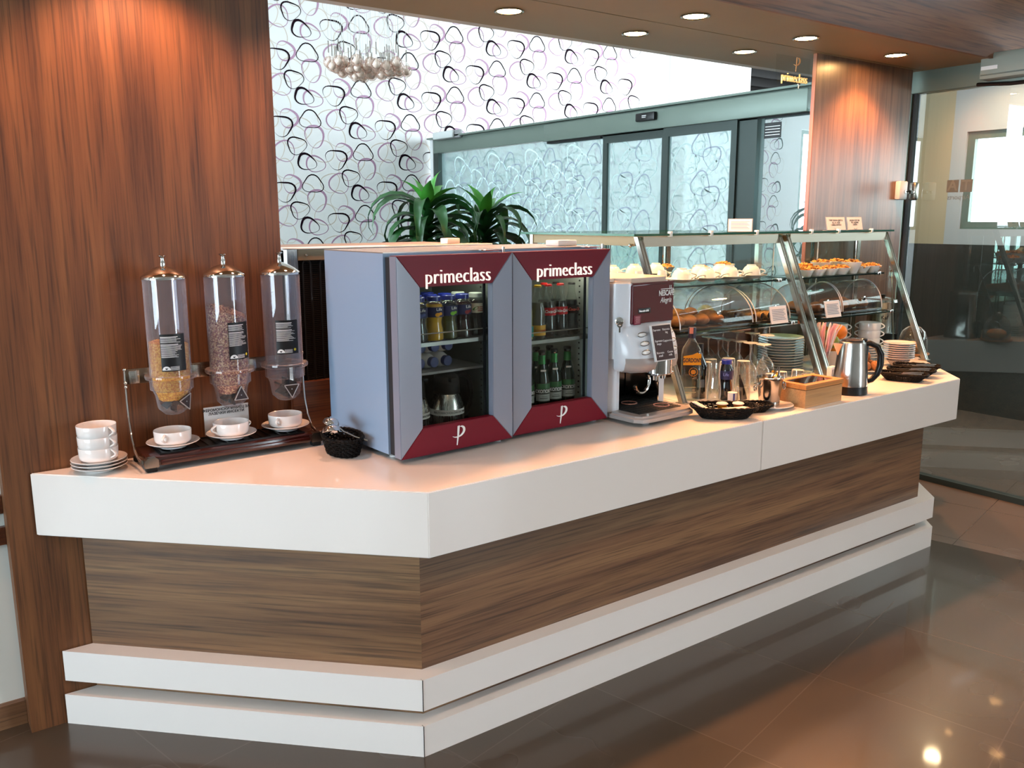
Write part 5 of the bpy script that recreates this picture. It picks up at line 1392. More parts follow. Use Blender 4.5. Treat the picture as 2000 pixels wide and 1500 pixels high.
# ---- plates, glasses and bottles under the long case --------------------------------
def mk_bigplate():
    bm = BM(); lathe(bm, [(0, .002), (.066, .002), (.068, 0), (.072, 0), (.075, .004), (.113, .0165), (.1145, .018), (.113, .0195), (.076, .0085), (0, .0075)], 56)
    return obj('dinner_plate', bm, pm('greenish_porcelain', 'c3ccc8', rough=.12, coat=.6))
bp = mk(mk_bigplate, 'plate')
for k in range(13): bp((3.70, 2.745, ZT+.0005+k*.0136), 0, 'large plate in the tall stack behind the tea box, ' + ('at the very bottom', 'second from the bottom', 'third from the bottom', 'fourth from the bottom', 'fifth from the bottom', 'sixth from the bottom', 'seventh, halfway up', 'sixth from the top', 'fifth from the top', 'fourth from the top', 'third from the top', 'second from the top', 'on the very top')[k], 'large plates stacked under the glass case')
wine_m = thin_glass('wine_glass_clear', (247, 250, 249), 1.3, .15, .0, 'e2e4e2', .5)
def mk_wine(h, r, fr_):
    bm = BM()   # stands on its rim, foot in the air; thin single wall
    P = [(r*.86, 0), (r*.94, h*.10), (r, h*.26), (r*.92, h*.40), (r*.55, h*.50), (.010, h*.545), (.0042, h*.60), (.0036, h*.80), (.0045, h*.93), (.012, h*.975), (fr_*.6, h*.990), (fr_, h-.0018), (fr_, h), (0, h-.001)]
    lathe(bm, P, 32)
    return obj('wine_glass', bm, wine_m)
wineS, wineB = mk(lambda: mk_wine(.205, .036, .034), 'glass'), mk(lambda: mk_wine(.232, .041, .036), 'glass')
for i, y in enumerate((2.845, 2.785, 2.722, 2.655, 2.588, 2.518)):
    wineS((3.262+.004*(i % 2), y, ZT+.0005), 0, 'wine glass turned over in the front row, %s' % ('farthest from the counter edge', 'second from the back', 'third from the back', 'third from the counter edge', 'second from the counter edge', 'nearest the counter edge')[i], 'wine glasses turned over in the front row')
for i, y in enumerate((2.945, 2.855, 2.765, 2.675, 2.585)):
    wineB((3.375+.005*(i % 2), y, ZT+.0005), 0, 'taller wine glass turned over in the back row, %s' % ('farthest from the counter edge', 'second from the back', 'middle of five', 'second from the counter edge', 'nearest the plate stack and tea box')[i], 'taller wine glasses turned over in the back row')
def mk_tumbler(h, r0, r1, facets=0):
    bm = BM(); lathe(bm, [(r1, 0), (r1-.0005, h*.3), (r0+(r1-r0)*.3, h*.7), (r0, h-.002), (r0-.002, h), (0, h-.004)], 14 if facets else 32)
    return obj('tumbler', bm, M['wglass'], smooth=20 if facets else 40)
tum, tumS = mk(lambda: mk_tumbler(.142, .029, .036, 1), 'glass'), mk(lambda: mk_tumbler(.085, .027, .033), 'glass')
for i, (x, y, lab) in enumerate(((3.045, 2.545, 'beside the dark blue bottle'), (3.125, 2.515, 'behind the ice bucket, left'), (3.13, 2.605, 'second row, left'), (3.045, 2.64, 'second row, behind the tall vase'), (2.965, 2.60, 'left end, behind the tall vase'))):
    tum((x, y, ZT+.0005), .2*i, 'tall faceted tumbler turned over under the case, '+lab, 'tumblers turned over under the case')
for i, (x, y, lab) in enumerate(((3.215, 2.425, 'directly behind the ice bucket'), (3.30, 2.44, 'behind the tea box'), (3.40, 2.42, 'behind the tea box, next to the plates'))):
    tumS((x, y, ZT+.0005), 0, 'short clear tumbler turned over '+lab, 'short tumblers turned over')
# ================================================================ bottles and small things in front
gin = thing('gin_bottle', 'flat clear spirit bottle with a yellow label and dark cap beside the coffee machine', 'bottle', (2.795, 2.530, ZT+.0005), radians(-38))
bm = BM()
def flat_ring(w_, d_, z, n=28, e=.45):
    return [bm.verts.new((w_*math.copysign(abs(cos(2*pi*k/n))**e, cos(2*pi*k/n)), d_*math.copysign(abs(sin(2*pi*k/n))**e, sin(2*pi*k/n)), z)) for k in range(n)]
R_ = [flat_ring(.036, .024, 0), flat_ring(.039, .027, .004), flat_ring(.041, .028, .10), flat_ring(.041, .028, .205), flat_ring(.038, .026, .225, e=.55), flat_ring(.024, .020, .250, e=.8), flat_ring(.0145, .0145, .266, e=1), flat_ring(.0135, .0135, .285, e=1)]
for A, B in zip(R_, R_[1:]):
    for k in range(28): bm.faces.new([A[k], A[(k+1) % 28], B[(k+1) % 28], B[k]])
bm.faces.new(R_[0][::-1]); obj('glass', bm, thin_glass('gin_glass', (236, 242, 238), 1., .09, 0, 'aeb8b0', .5), gin)
bm = BM(); lathe(bm, [(.0165, .272), (.0168, .315), (.0155, .318), (0, .318)], 24); obj('cap', bm, pm('violet_cap', '1c1630', rough=.35), gin)
bm = BM(); box(bm, -.014, .002, -.0176, -.0165, .292, .318); obj('tax_strip', bm, pm('pink_strip', 'd88a78', rough=.6), gin)
bm = BM(); vs = [bm.verts.new(p) for p in ((-.038, -.0290, .158), (.038, -.0290, .158), (.038, -.0290, .205), (.020, -.0290, .212), (0, -.0290, .203), (-.020, -.0290, .200), (-.038, -.0290, .197))]; bm.faces.new(vs)
lb = obj('label', bm, pm('amber_label', 'e0981c', rough=.5), gin, smooth=0)
text('lettering', "GORDON'S", .0255, pm('navy_print', '1c2140', rough=.6), lb, T(0, -.0294, .178) @ FRONT, .0002, bold=.0006, sx=.62)
bm = BM(); lathe(bm, [(.017, 0), (.019, 0), (.019, .0006), (.017, .0006)], 24, T(.006, -.0288, .128) @ RX(pi/2)); ball(bm, .011, T(.006, -.0288, .128), 12, 8, (1, .05, .9)); obj('medallion', bm, pm('gold_print', 'b8741c', rough=.5), gin)
bm = BM(); box(bm, -.03, .02, -.0290, -.0286, .038, .040); box(bm, -.03, .02, -.0290, -.0286, .060, .062); obj('print', bm, pm('pale_print', 'cbb58a', rough=.6), gin)
wb = thing('wine_bottle', 'dark slim bottle standing between the yellow-label bottle and the tall vase', 'bottle', (2.868, 2.545, ZT+.0005))
bm = BM(); lathe(bm, [(0, 0), (.030, 0), (.0325, .004), (.0325, .135), (.028, .155), (.016, .178), (.0135, .20), (.0135, .238), (0, .239)], 32); obj('glass', bm, pm('black_green_glass', '0d120e', rough=.06, coat=1.), wb)
bm = BM(); patch(bm, .0328, .05, .085, -pi/2-.6, .5, 8); obj('label', bm, pm('grey_blue_label', '66717c', rough=.5), wb)
bm = BM(); lathe(bm, [(.0140, .20), (.0145, .24), (0, .241)], 20); obj('capsule', bm, M['black'], wb)
vs_ = BM(); lathe(vs_, [(.026, 0), (.029, .004), (.031, .035), (.030, .06), (.0245, .10), (.0235, .125), (.0275, .162), (.0268, .162), (.0228, .125), (.0236, .10), (.029, .06), (.030, .035), (.027, .008), (0, .006)], 20)
o = obj('glass_vase', vs_, M['wglass'], smooth=30); o.location = (2.862, 2.455, ZT+.0005); tag(o, 'tall waisted ribbed glass between the dark bottle and the blue-capped bottle', 'glass')
bb = thing('dark_juice_bottle', 'dark bottle with a blue cap and blue label behind the napkin basket', 'bottle', (2.935, 2.452, ZT+.0005))
bm = BM(); lathe(bm, [(0, 0), (.029, 0), (.031, .004), (.031, .05), (.0265, .075), (.026, .085), (.030, .115), (.029, .138), (.021, .152), (.020, .158)], 32); obj('glass', bm, pm('black_drink', '0b0a12', rough=.06, coat=1.), bb)
bm = BM(); lathe(bm, [(.0215, .156), (.0225, .172), (.021, .174), (0, .174)], 28); obj('cap', bm, blue_cap, bb)
bm = BM(); lathe(bm, [(.0285, .090), (.0310, .112), (.0305, .128), (.0290, .128)], 32); l = obj('label', bm, blue_lab, bb)
wrap_text('lettering', 'Life', .018, pm('lilac_print', '8088d0', rough=.5), l, .0312, .112, -pi/2-.9, .0003)
cn = thing('small_carton', 'small white pot with a dark blue stripe in front of the blue-capped bottle', 'pot', (2.885, 2.372, ZT+.0005))
bm = BM(); lathe(bm, [(0, 0), (.017, 0), (.019, .003), (.020, .046), (.021, .048), (0, .048)], 28); obj('body', bm, M['plastic_w'], cn)
bm = BM(); patch(bm, .0205, .003, .046, -pi/2-.55, .16, 4); obj('stripe', bm, pm('navy_stripe', '1c2a7c', rough=.5), cn)
gl = BM(); lathe(gl, [(0, .006), (.022, .006), (.024, 0), (.026, .001), (.0285, .068), (.0275, .068), (.0255, .01)], 28)
o = obj('water_glass', gl, M['wglass']); o.location = (2.945, 2.362, ZT+.0005); tag(o, 'small clear glass holding a black spatula, left of the ice bucket', 'glass')
sp = BM(); prism(sp, [(-.016, .0), (.016, .0), (.010, .07), (.004, .10), (-.004, .10), (-.012, .05)], -.001, .001, RX(pi/2)); tube(sp, [(0, 0, .09), (0, -.004, .12)], .003, 6); 
o = obj('spatula', sp, M['black'], smooth=0); o.location = (2.945, 2.360, ZT+.010); o.rotation_euler = (radians(6), radians(-14), radians(-30)); tag(o, 'black spatula leaning in the small clear glass', 'spatula')

# ---- napkin baskets -----------------------------------------------------------------
bm = BM(); wicker(bm, .128, .072, .046, .30, rows=9, n=44, square=.6); o = obj('wicker_basket', bm, wick); o.location = (2.655, 2.222, ZT); o.rotation_euler.z = radians(-38)
tag(o, 'black wicker basket of wrapped sachets on the counter in front of the bottles', 'basket', 'black wicker baskets by the bottles')
bm = BM(); wicker(bm, .085, .055, .030, .35, rows=7, n=36, square=.4); o = obj('wicker_basket', bm, wick); o.location = (2.825, 2.225, ZT); o.rotation_euler.z = radians(-30)
tag(o, 'flat empty black wicker basket touching the bucket plate', 'basket', 'black wicker baskets by the bottles')
pinkp = pm('pink_sachet', 'e6cfc8', rough=.5)
for i, (x, y, z, rz, ry, lx, lab) in enumerate(((2.575, 2.262, .046, -70, 22, .075, 'leaning on the left rim of the basket'), (2.63, 2.205, .034, -20, 4, .095, 'lying across the front of the basket'), (2.665, 2.185, .040, -48, -6, .085, 'lying on top at the front of the basket'), (2.72, 2.185, .036, 10, 5, .06, 'at the right end of the basket'))):
    bm = BM(); box(bm, -lx/2, lx/2, -.014, .014, -.002, .003, .002); box(bm, -lx/2-.006, -lx/2+.003, -.015, .015, -.0006, .0006); box(bm, lx/2-.003, lx/2+.006, -.015, .015, -.0006, .0006)
    o = obj('paper_sachet', bm, pinkp); o.location = (x, y, ZT+z); o.rotation_euler = (0, radians(ry), radians(rz)); tag(o, 'white paper sachet '+lab, 'sachet', 'wrapped sachets in the basket')
for i, (x, y, m, lab) in enumerate(((2.69, 2.262, 'c8781c', 'amber jam pot in the middle of the basket'), (2.745, 2.225, 'a85a1c', 'brown jam pot at the right back of the basket'))):
    t = thing('jam_pot', lab, 'jam pot', (x, y, ZT+.020), 0, 'jam pots in the basket')
    bm = BM(); lathe(bm, [(0, 0), (.016, 0), (.021, .022), (0, .022)], 24); obj('pot', bm, pm('jam_'+m, m, rough=.2, coat=.6), t)
    bm = BM(); lathe(bm, [(.0235, .022), (.024, .024), (.020, .028), (.008, .031), (0, .031)], 24); obj('lid', bm, pinkp, t)

# ---- ice bucket -----------------------------------------------------------------------
bm = BM(); lathe(bm, [(0, .003), (.050, .003), (.052, 0), (.056, 0), (.058, .004), (.094, .0125), (.0955, .014), (.094, .0155), (.058, .009), (0, .008)], 48)
o = obj('dinner_plate', bm, M['ceramic']); o.location = (2.958, 2.232, ZT+.0003); tag(o, 'white plate under the steel ice bucket', 'plate')
bk = thing('ice_bucket', 'polished steel ice bucket with ring handles standing on a white plate', 'bucket', (2.960, 2.240, ZT+.0085))
bm = BM(); lathe(bm, [(0, .002), (.040, .002), (.041, 0), (.043, .001), (.0435, .016), (.0425, .018), (.0435, .02), (.053, .108), (.0555, .112), (.0555, .119), (.053, .120), (.0515, .110), (.041, .02), (0, .006)], 44); obj('body', bm, pm('bucket_steel', 'b4b0aa', rough=.17, metal=1.), bk)
for a in (radians(-22), radians(158)):
    bm = BM(); mx = RZ(a) @ T(.056, 0, .090)
    lathe(bm, [(0, -.004), (.008, -.004), (.008, .006), (0, .010)], 14, mx @ RY(pi/2)); tube(bm, [mx @ Vector((.012+.004*sin(b), .015*sin(b), -.012+.015*cos(b))) for b in [2*pi*i/24 for i in range(24)]], .003, 8, closed=True); obj('ring_handle', bm, M['chrome'], bk)
tg = BM()
for s in (-1, 1): tube(tg, [(0, s*.002, .15), (0, s*.012, .10), (0, s*.010, .03), (0, s*.004, .0)], [.003, .003, .003, .004], 6)
o = obj('ice_tongs', tg, M['nickel']); o.location = (2.955, 2.245, ZT+.025); o.rotation_euler = (radians(12), radians(16), .4); tag(o, 'slim steel tongs standing in the ice bucket', 'tongs')
tw = BM(); prism(tw, [(-.016, -.011), (.016, -.011), (.016, .011), (-.016, .011)], 0, .028); o = obj('sugar_stick', tw, M['plastic_w']); o.location = (2.972, 2.225, ZT+.098); o.rotation_euler = (radians(20), radians(10), .6); tag(o, 'white wrapped cube at the top of the ice bucket', 'sachet')
tw = BM(); tube(tw, [(.008*cos(a*1.3)*(1+.1*a), .008*sin(a*1.3), .006*a) for a in [i*.5 for i in range(14)]], .005, 6); o = obj('gold_wrapper', tw, pm('gold_foil', 'c89a3c', rough=.25, metal=.8)); o.location = (2.990, 2.240, ZT+.108); tag(o, 'twisted gold foil wrapper sticking out of the ice bucket', 'wrapper')

# ---- tea box ----------------------------------------------------------------------------
pine = wood('pine', 'c08a54', 'd4a06a', 'e0b27e', 'x', freq=22., coat=.1, streak=.2); pine_l = wood('pine_lid', 'c07838', 'd88e4c', 'e29e5a', 'x', freq=22., coat=.3, streak=.2)
tb = thing('tea_box', 'pale wooden tea box with a glass lid at the counter edge beside the kettle', 'box', (3.046, 2.125, ZT+.0005), radians(1.))
bm = BM()
for a in ((0, .264, 0, .010), (0, .264, .140, .150), (0, .010, .010, .140), (.254, .264, .010, .140)): box(bm, a[0], a[1], a[2], a[3], 0, .074)
box(bm, .01, .254, .01, .14, 0, .006); obj('body', bm, pine, tb, smooth=0)
bm = BM()
for a in ((-.003, .267, -.003, .026), (-.003, .267, .127, .153), (-.003, .028, .026, .127), (.236, .267, .026, .127)): box(bm, a[0], a[1], a[2], a[3], .077, .097)
ld = obj('lid', bm, pine_l, tb, smooth=0)
bm = BM(); quad(bm, [(.026, .024, .095), (.238, .024, .095), (.238, .129, .095), (.026, .129, .095)]); obj('pane', bm, thin_glass('box_lid_glass', (176, 160, 148), 1., .16), ld, smooth=0)
for k in range(8):
    bm = BM(); box(bm, .018+k*.029, .042+k*.029, .02, .13, .0065, .060, .002); o = obj('tea_packet', bm, pm('tea_packet_%d' % k, ('c8b89a', '8a2a2a', '3a6a3a', 'b89a4a', '7a5a8a', 'a84a3a', '4a6a8a', 'c0a070')[k], rough=.6))
    o.parent = None; o.location = (3.046, 2.125, ZT+.0008); o.rotation_euler.z = radians(1.)
    tag(o, 'tea packets in the wooden box under its glass lid, ' + ('first', 'second', 'third', 'fourth', 'fifth', 'sixth', 'seventh', 'last')[k]+' row from the left', 'tea', 'tea packets in the box')

# ---- kettle ------------------------------------------------------------------------------
kt = thing('electric_kettle', 'brushed steel electric kettle with a black handle and base at the counter edge', 'kettle', (3.487, 2.205, ZT+.0005), radians(-36))
bm = BM(); lathe(bm, [(0, .001), (.074, 0), (.076, .002), (.076, .014), (.0745, .017), (.074, .034), (.0735, .038), (0, .038)], 44); obj('base', bm, M['black'], kt)
bm = BM(); lathe(bm, [(.074, .038), (.0745, .045), (.071, .10), (.064, .17), (.058, .222), (.056, .232), (.051, .236), (0, .236)], 48); bd = obj('body', bm, brushed('kettle_steel', 'cfcac6', .2, 2), kt)
bm = BM(); lathe(bm, [(.050, .236), (.047, .243), (.020, .249), (0, .250)], 36); box(bm, .028, .062, -.012, .012, .236, .248, .004); obj('lid', bm, pm('kettle_lid', '2a2422', rough=.2, coat=.6), kt)
bm = BM()
vs = [bm.verts.new(p) for p in ((-.053, -.022, .226), (-.090, 0, .228), (-.053, .022, .226), (-.060, -.016, .180), (-.063, 0, .170), (-.060, .016, .180))]
for f in ((0, 1, 4, 3), (1, 2, 5, 4), (0, 3, 5, 2), (3, 4, 5), (0, 2, 1)): bm.faces.new([vs[i] for i in f])
obj('spout', bm, brushed('spout_steel', 'cfcac6', .2, 2), kt, smooth=20)
bm = BM()
hp = [(.048, 0, .222), (.075, 0, .226), (.108, 0, .212), (.128, 0, .175), (.130, 0, .125), (.118, 0, .085), (.095, 0, .060), (.070, 0, .052)]
tube(bm, hp, [.013, .014, .014, .014, .014, .013, .013, .012], 12)
for v in bm.verts: v.co.y *= 1.1
box(bm, .052, .070, -.011, .011, .05, .225, .005); obj('handle', bm, M['black'], kt)
bm = BM(); tube(bm, [(p[0]+.009, -.0105, p[2]+.006) for p in hp[1:5]], .0025, 6); obj('handle_strip', bm, M['nickel'], kt)
bm = BM(); lathe(bm, [(.004, 0), (.006, 0), (.006, .002), (.004, .002)], 16, RZ(radians(-100)) @ T(.072, 0, .02) @ RY(pi/2)); obj('mark', bm, M['grey_p'], kt)

# ---- straws -------------------------------------------------------------------------------
bm = BM(); lathe(bm, [(0, .003), (.036, 0), (.038, .001), (.038, .110), (.036, .110), (.034, .006), (0, .006)], 32); o = obj('straw_holder', bm, thin_glass('clear_tub', (240, 240, 240), 1., .07, 0, 'd8d4d0', .4)); o.location = (3.848, 2.605, ZT+.0005)
tag(o, 'clear tub of paper straws behind the kettle, between the slanted posts', 'holder')
st_m = [pm('pink_straw', 'efc0c0', rough=.6), pm('cream_straw', 'f6eee4', rough=.6), pm('rose_straw', 'e7a2a8', rough=.6)]
straws = []
rn = random.Random(5)
for m in st_m:
    def f(m=m):
        bm = BM(); tube(bm, [(0, 0, 0), (0, 0, .205), (.003, 0, .216), (.012, 0, .243)], .0036, 8); o = obj('paper_straw', bm, m); o['label'] = 'x'; o['category'] = 'straw'; return o
    straws.append(Maker(f))
for k in range(34):
    a = 2*pi*k/34*3.1; q = .008+.020*((k*7) % 34)/34
    lab = ('pink', 'cream', 'rose')[k % 3]+' paper straw in the clear tub behind the kettle'
    straws[k % 3]((3.848+q*cos(a)*.8, 2.605+q*sin(a)*.8, ZT+.012), 0, lab, ('pink', 'cream', 'rose')[k % 3]+' straws in the clear tub', rot=(-.55*q/.028*sin(a)*.45+rn.uniform(-.04, .04), .55*q/.028*cos(a)*.45+.08, rn.uniform(-1, 1)))
bm = BM(); box(bm, -.03, .03, -.012, .012, .0005, .075, .003); o = obj('sachet_box', bm, M['plastic_w']); o.location = (3.665, 2.42, ZT); o.rotation_euler.z = .2; tag(o, 'small white upright box between the tea box and the kettle', 'box')
bm = BM()
for i in range(5): box(bm, -.024+i*.011, -.020+i*.011, -.0125, -.0121, .012, .062)
obj('print', bm, M['ink'], o, smooth=0)
fk = BM()
for i in range(4): tube(fk, [(-.009+i*.006, 0, .06), (-.009+i*.006, 0, .10)], .0018, 5)
box(fk, -.011, .011, -.0012, .0012, .045, .062); tube(fk, [(0, 0, .0), (0, 0, .048)], .0028, 6)
o = obj('fork', fk, M['chrome']); o.location = (3.46, 2.42, ZT+.02); o.rotation_euler = (radians(55), 0, radians(-60)); tag(o, 'steel fork with raised tines behind the tea box', 'fork')

# ---- cups, plates and fruit on the right -----------------------------------------------------
G3 = 'soup cups stacked under the right case'
def rcup(x, y, z, rz, lab):
    o = cup((x, y, z), rz, lab, G3); o.scale = (.95, .95, 1.08); return o
for (x, y, z0, nm) in ((4.26, 2.80, .962, 'left'), (4.445, 2.715, .945, 'right')):
    for k in range(5): saucer((x, y, ZT+.0005+k*.0135), .2*k, 'white saucer under the %s cup stack in the right case, %s from the bottom' % (nm, ('first', 'second', 'third', 'fourth', 'fifth')[k]), 'saucers under the cup stacks in the right case')
    for k in range(3): rcup(x, y, ZT+.0005+.0545+.0095+k*.0425, radians(-58), 'white soup cup in the %s stack of the right case, %s' % (nm, ('lowest', 'middle', 'topmost')[k]))
bm = BM(); lathe(bm, [(0, .003), (.030, .003), (.031, 0), (.036, 0), (.038, .006), (.060, .034), (.058, .034), (.036, .010), (0, .008)], 40); o = obj('cake_stand', bm, pm('grey_porcelain', 'b4b0ae', rough=.15, coat=.5)); o.location = (4.345, 2.475, ZT); tag(o, 'grey bowl carrying the stack of small white plates at the right', 'bowl')
def mk_splate():
    bm = BM(); lathe(bm, [(0, .002), (.045, .002), (.047, 0), (.051, 0), (.053, .004), (.079, .0125), (.080, .014), (.079, .0155), (.053, .008), (0, .007)], 48); return obj('side_plate', bm, pm('rosy_porcelain', 'ead9d2', rough=.12, coat=.6))
spl = mk(mk_splate, 'plate')
for k in range(8): spl((4.345, 2.475, ZT+.0345+k*.0112), 0, 'small white plate in the stack behind the wicker trays, ' + ('bottom one', 'second from the bottom', 'third from the bottom', 'fourth from the bottom', 'fourth from the top', 'third from the top', 'second from the top', 'top one')[k], 'small plates stacked at the right')
bm = BM(); lathe(bm, [(0, .003), (.05, .003), (.052, 0), (.056, 0), (.058, .004), (.098, .016), (.0995, .018), (.098, .0195), (.058, .009), (0, .008)], 48); o = obj('fruit_plate', bm, M['ceramic']); o.location = (4.04, 2.485, ZT); tag(o, 'white plate of brown kiwis behind the kettle handle', 'plate')
for i, (x, y, z) in enumerate(((4.005, 2.455, .0085), (4.070, 2.470, .0085), (4.035, 2.530, .0085), (4.060, 2.430, .0088), (4.040, 2.483, .055))):
    fruit('kiwi', 'brown kiwi on the white plate behind the kettle, %s' % ('left', 'right', 'at the back', 'at the front', 'on top of the others')[i], (x, y, ZT+z), .029, fruit_b, 'kiwis on the white plate', (1.15, .9, .9), i*1.1)
bm = BM(); lathe(bm, [(0, .004), (.04, .004), (.042, 0), (.046, 0), (.048, .006), (.085, .045), (.083, .046), (.046, .012), (0, .010)], 44); o = obj('fruit_bowl', bm, M['ceramic']); o.location = (4.045, 2.695, ZT); o.scale.z = 2.; tag(o, 'white bowl of oranges and green pears behind the straws', 'bowl')
for i, (nm, x, y, z, r, m, lab) in enumerate((('orange', 4.092, 2.672, .142, .041, fruit_o, 'orange on top of the fruit bowl, nearest the cups'), ('orange', 4.045, 2.742, .138, .040, fruit_o, 'orange at the back of the fruit bowl'), ('pear', 4.010, 2.655, .105, .036, fruit_g, 'green pear at the front of the fruit bowl'), ('pear', 4.000, 2.712, .138, .034, fruit_g, 'green pear at the left of the fruit bowl'), ('orange', 4.06, 2.70, .062, .038, fruit_o, 'orange at the bottom of the fruit bowl'))):
    fruit(nm, lab, (x, y, ZT+z), r, m, 'fruit in the white bowl')
ur = thing('drink_urn', 'tall steel drinks urn behind the soup cups by the walnut pillar', 'urn', (4.80, 2.86, ZT+.0005), radians(-20))
bm = BM(); lathe(bm, [(.095, .0), (.100, .0), (.101, .02), (.092, .04), (.088, .07), (.082, .09), (.082, .285), (.084, .288), (.080, .300), (.03, .315), (0, .316)], 44); obj('body', bm, brushed('urn_steel', 'c2c6c4', .18, 2), ur)
bm = BM(); lathe(bm, [(0, .314), (.012, .314), (.014, .330), (0, .334)], 18); obj('knob', bm, M['black'], ur)
bm = BM(); box(bm, -.104, -.098, -.06, .06, .005, .11, .01, RZ(radians(70))); obj('tap_guard', bm, M['black'], ur)
wrap_text('lettering', 'Kaf', .030, M['ink'], ur, .083, .20, radians(-118), .0003)
hk = thing('long_ladle', 'long steel ladle with a hooked handle leaning between the cups and the urn', 'ladle', (4.615, 2.665, ZT+.0005))
bm = BM(); lathe(bm, [(0, 0), (.018, .003), (.027, .014), (.030, .028), (.0285, .028), (.025, .015), (.016, .006), (0, .004)], 28); obj('bowl', bm, M['chrome'], hk)
bm = BM(); tube(bm, [(.026, .01, .024), (.05, .035, .12), (.15, .13, .44), (.157, .137, .468), (.168, .147, .474), (.178, .155, .462), (.176, .153, .43)], [.004, .004, .0045, .004, .004, .004, .004], 8); obj('handle', bm, M['nickel'], hk)
cl = thing('cake_dome', 'clear domed cover over pale bread at the right end of the counter', 'cover', (4.775, 2.64, ZT+.0005))
bm = BM(); lathe(bm, [(0, .0), (.088, 0), (.094, .008), (.092, .012), (0, .010)], 40); obj('tray', bm, pm('wood_tray', '9a6a40', rough=.5), cl)
bm = BM(); lathe(bm, [(.078, .0125), (.080, .03), (.076, .09), (.062, .135), (.036, .160), (.010, .168), (0, .168)], 40); obj('dome', bm, thin_glass('dome_acrylic', (240, 242, 242), 1.2, .10, .02, 'c6c8c8', .4), cl)
bm = BM(); ball(bm, .011, T(0, 0, .178), 14, 10); obj('knob', bm, M['chrome'], cl)
bm = BM(); ball(bm, .058, T(0, 0, .045), 22, 14, (1, 1, .58)); o = obj('bread_roll', bm, crust2); o.location = (4.775, 2.64, ZT+.0005); tag(o, 'round pale bread under the clear dome', 'bread')
# ---- three wicker trays of cutlery ------------------------------------------------------------
def mk_tray():
    bm = BM(); wicker(bm, .054, .108, .036, .32, rows=8, n=44, square=.8); o = obj('wicker_tray', bm, wick); o['label'] = 'x'; o['category'] = 'tray'; return o
tray = Maker(mk_tray)
def mk_knife():
    t = thing('knife', 'x', 'cutlery')
    bm = BM(); prism(bm, [(-.09, -.003), (-.0, -.004), (.085, -.005), (.095, .001), (.0, .003), (-.09, .003)], 0, .002); obj('blade', bm, M['nickel'], t)
    bm = BM(); tube(bm, [(-.092, 0, .001), (-.04, 0, .002), (0, 0, .001)], [.005, .0055, .004], 8); obj('handle', bm, M['chrome'], t)
    return t
kn = Maker(mk_knife)
for i, (x, y, rz, lab) in enumerate(((3.965, 2.225, 24, 'nearest the kettle'), (4.105, 2.265, 26, 'middle of the three'), (4.245, 2.315, 28, 'at the right end of the counter'))):
    tray((x, y, ZT), radians(rz), 'black wicker tray of cutlery, '+lab, 'black wicker cutlery trays')
    for j in range(2): kn((x-.020+j*.020, y+.004*j, ZT+.033+.003*j), radians(rz+84+6*j), 'steel knife lying in the wicker tray %s, %s' % (lab, ('left', 'right')[j]), 'knives in the wicker trays', rot=(0, radians(4), radians(rz+84+6*j)))
# ================================================================ hanging globe lamp
ch = thing('globe_chandelier', 'cluster lamp of many small glass globes hanging in front of the wallpaper', 'chandelier', (3.32, 6.5, 0))
glb = thin_glass('globe_glass', (246, 236, 230), 1., .10, .0, 'd8b4a4', .6)
pearl = pm('pearl_bulb', 'f2eee8', rough=.3, coat=.4); pearl2 = pm('copper_pearl', 'b79c86', rough=.2, coat=.5, metal=.2)
rn = random.Random(21); pts = []
while len(pts) < 46:
    x, y = rn.uniform(-.32, .32), rn.uniform(-.30, .30)
    if (x/.32)**2+(y/.30)**2 > 1: continue
    q = (x/.32)**2+(y/.30)**2; z = 2.805+.045*(q-.5)*1.2+rn.uniform(-.028, .028)
    if all((x-a)**2+(y-b)**2+(z-c)**2 > .0052 for a, b, c in pts): pts.append((x, y, z))
    elif rn.random() < .02: pts.append((x, y, z+.045))
g0 = b0 = None
for i, (x, y, z) in enumerate(pts):
    if g0 is None:
        bm = BM(); ball(bm, .045, I4, 18, 12); g0 = g = obj('globe', bm, glb, ch)
        bm = BM(); ball(bm, .028, T(0, 0, -.004), 16, 10); lathe(bm, [(.006, .022), (.007, .05), (.003, .075), (0, .076)], 10); b0 = obj('bulb', bm, pearl, g0)
        bm = BM(); tube(bm, [(0, 0, .07), (0, 0, 2.35)], .0012, 4); c0 = obj('cord', bm, M['cord'], g0)
        bm = BM(); tube(bm, [(0, 0, .045), (0, 0, .16)], .004, 6); s0_ = obj('socket', bm, M['nickel'], g0)
    else:
        g = g0.copy(); COL.objects.link(g); g.parent = ch
        for src in (b0, c0, s0_):
            d = src.copy(); COL.objects.link(d); d.parent = g
    g.location = (x, y, z)
bm = BM(); lathe(bm, [(0, 5.14), (.42, 5.14), (.42, 5.2), (0, 5.2)], 32); obj('ceiling_plate', bm, M['plastic_w'], ch)

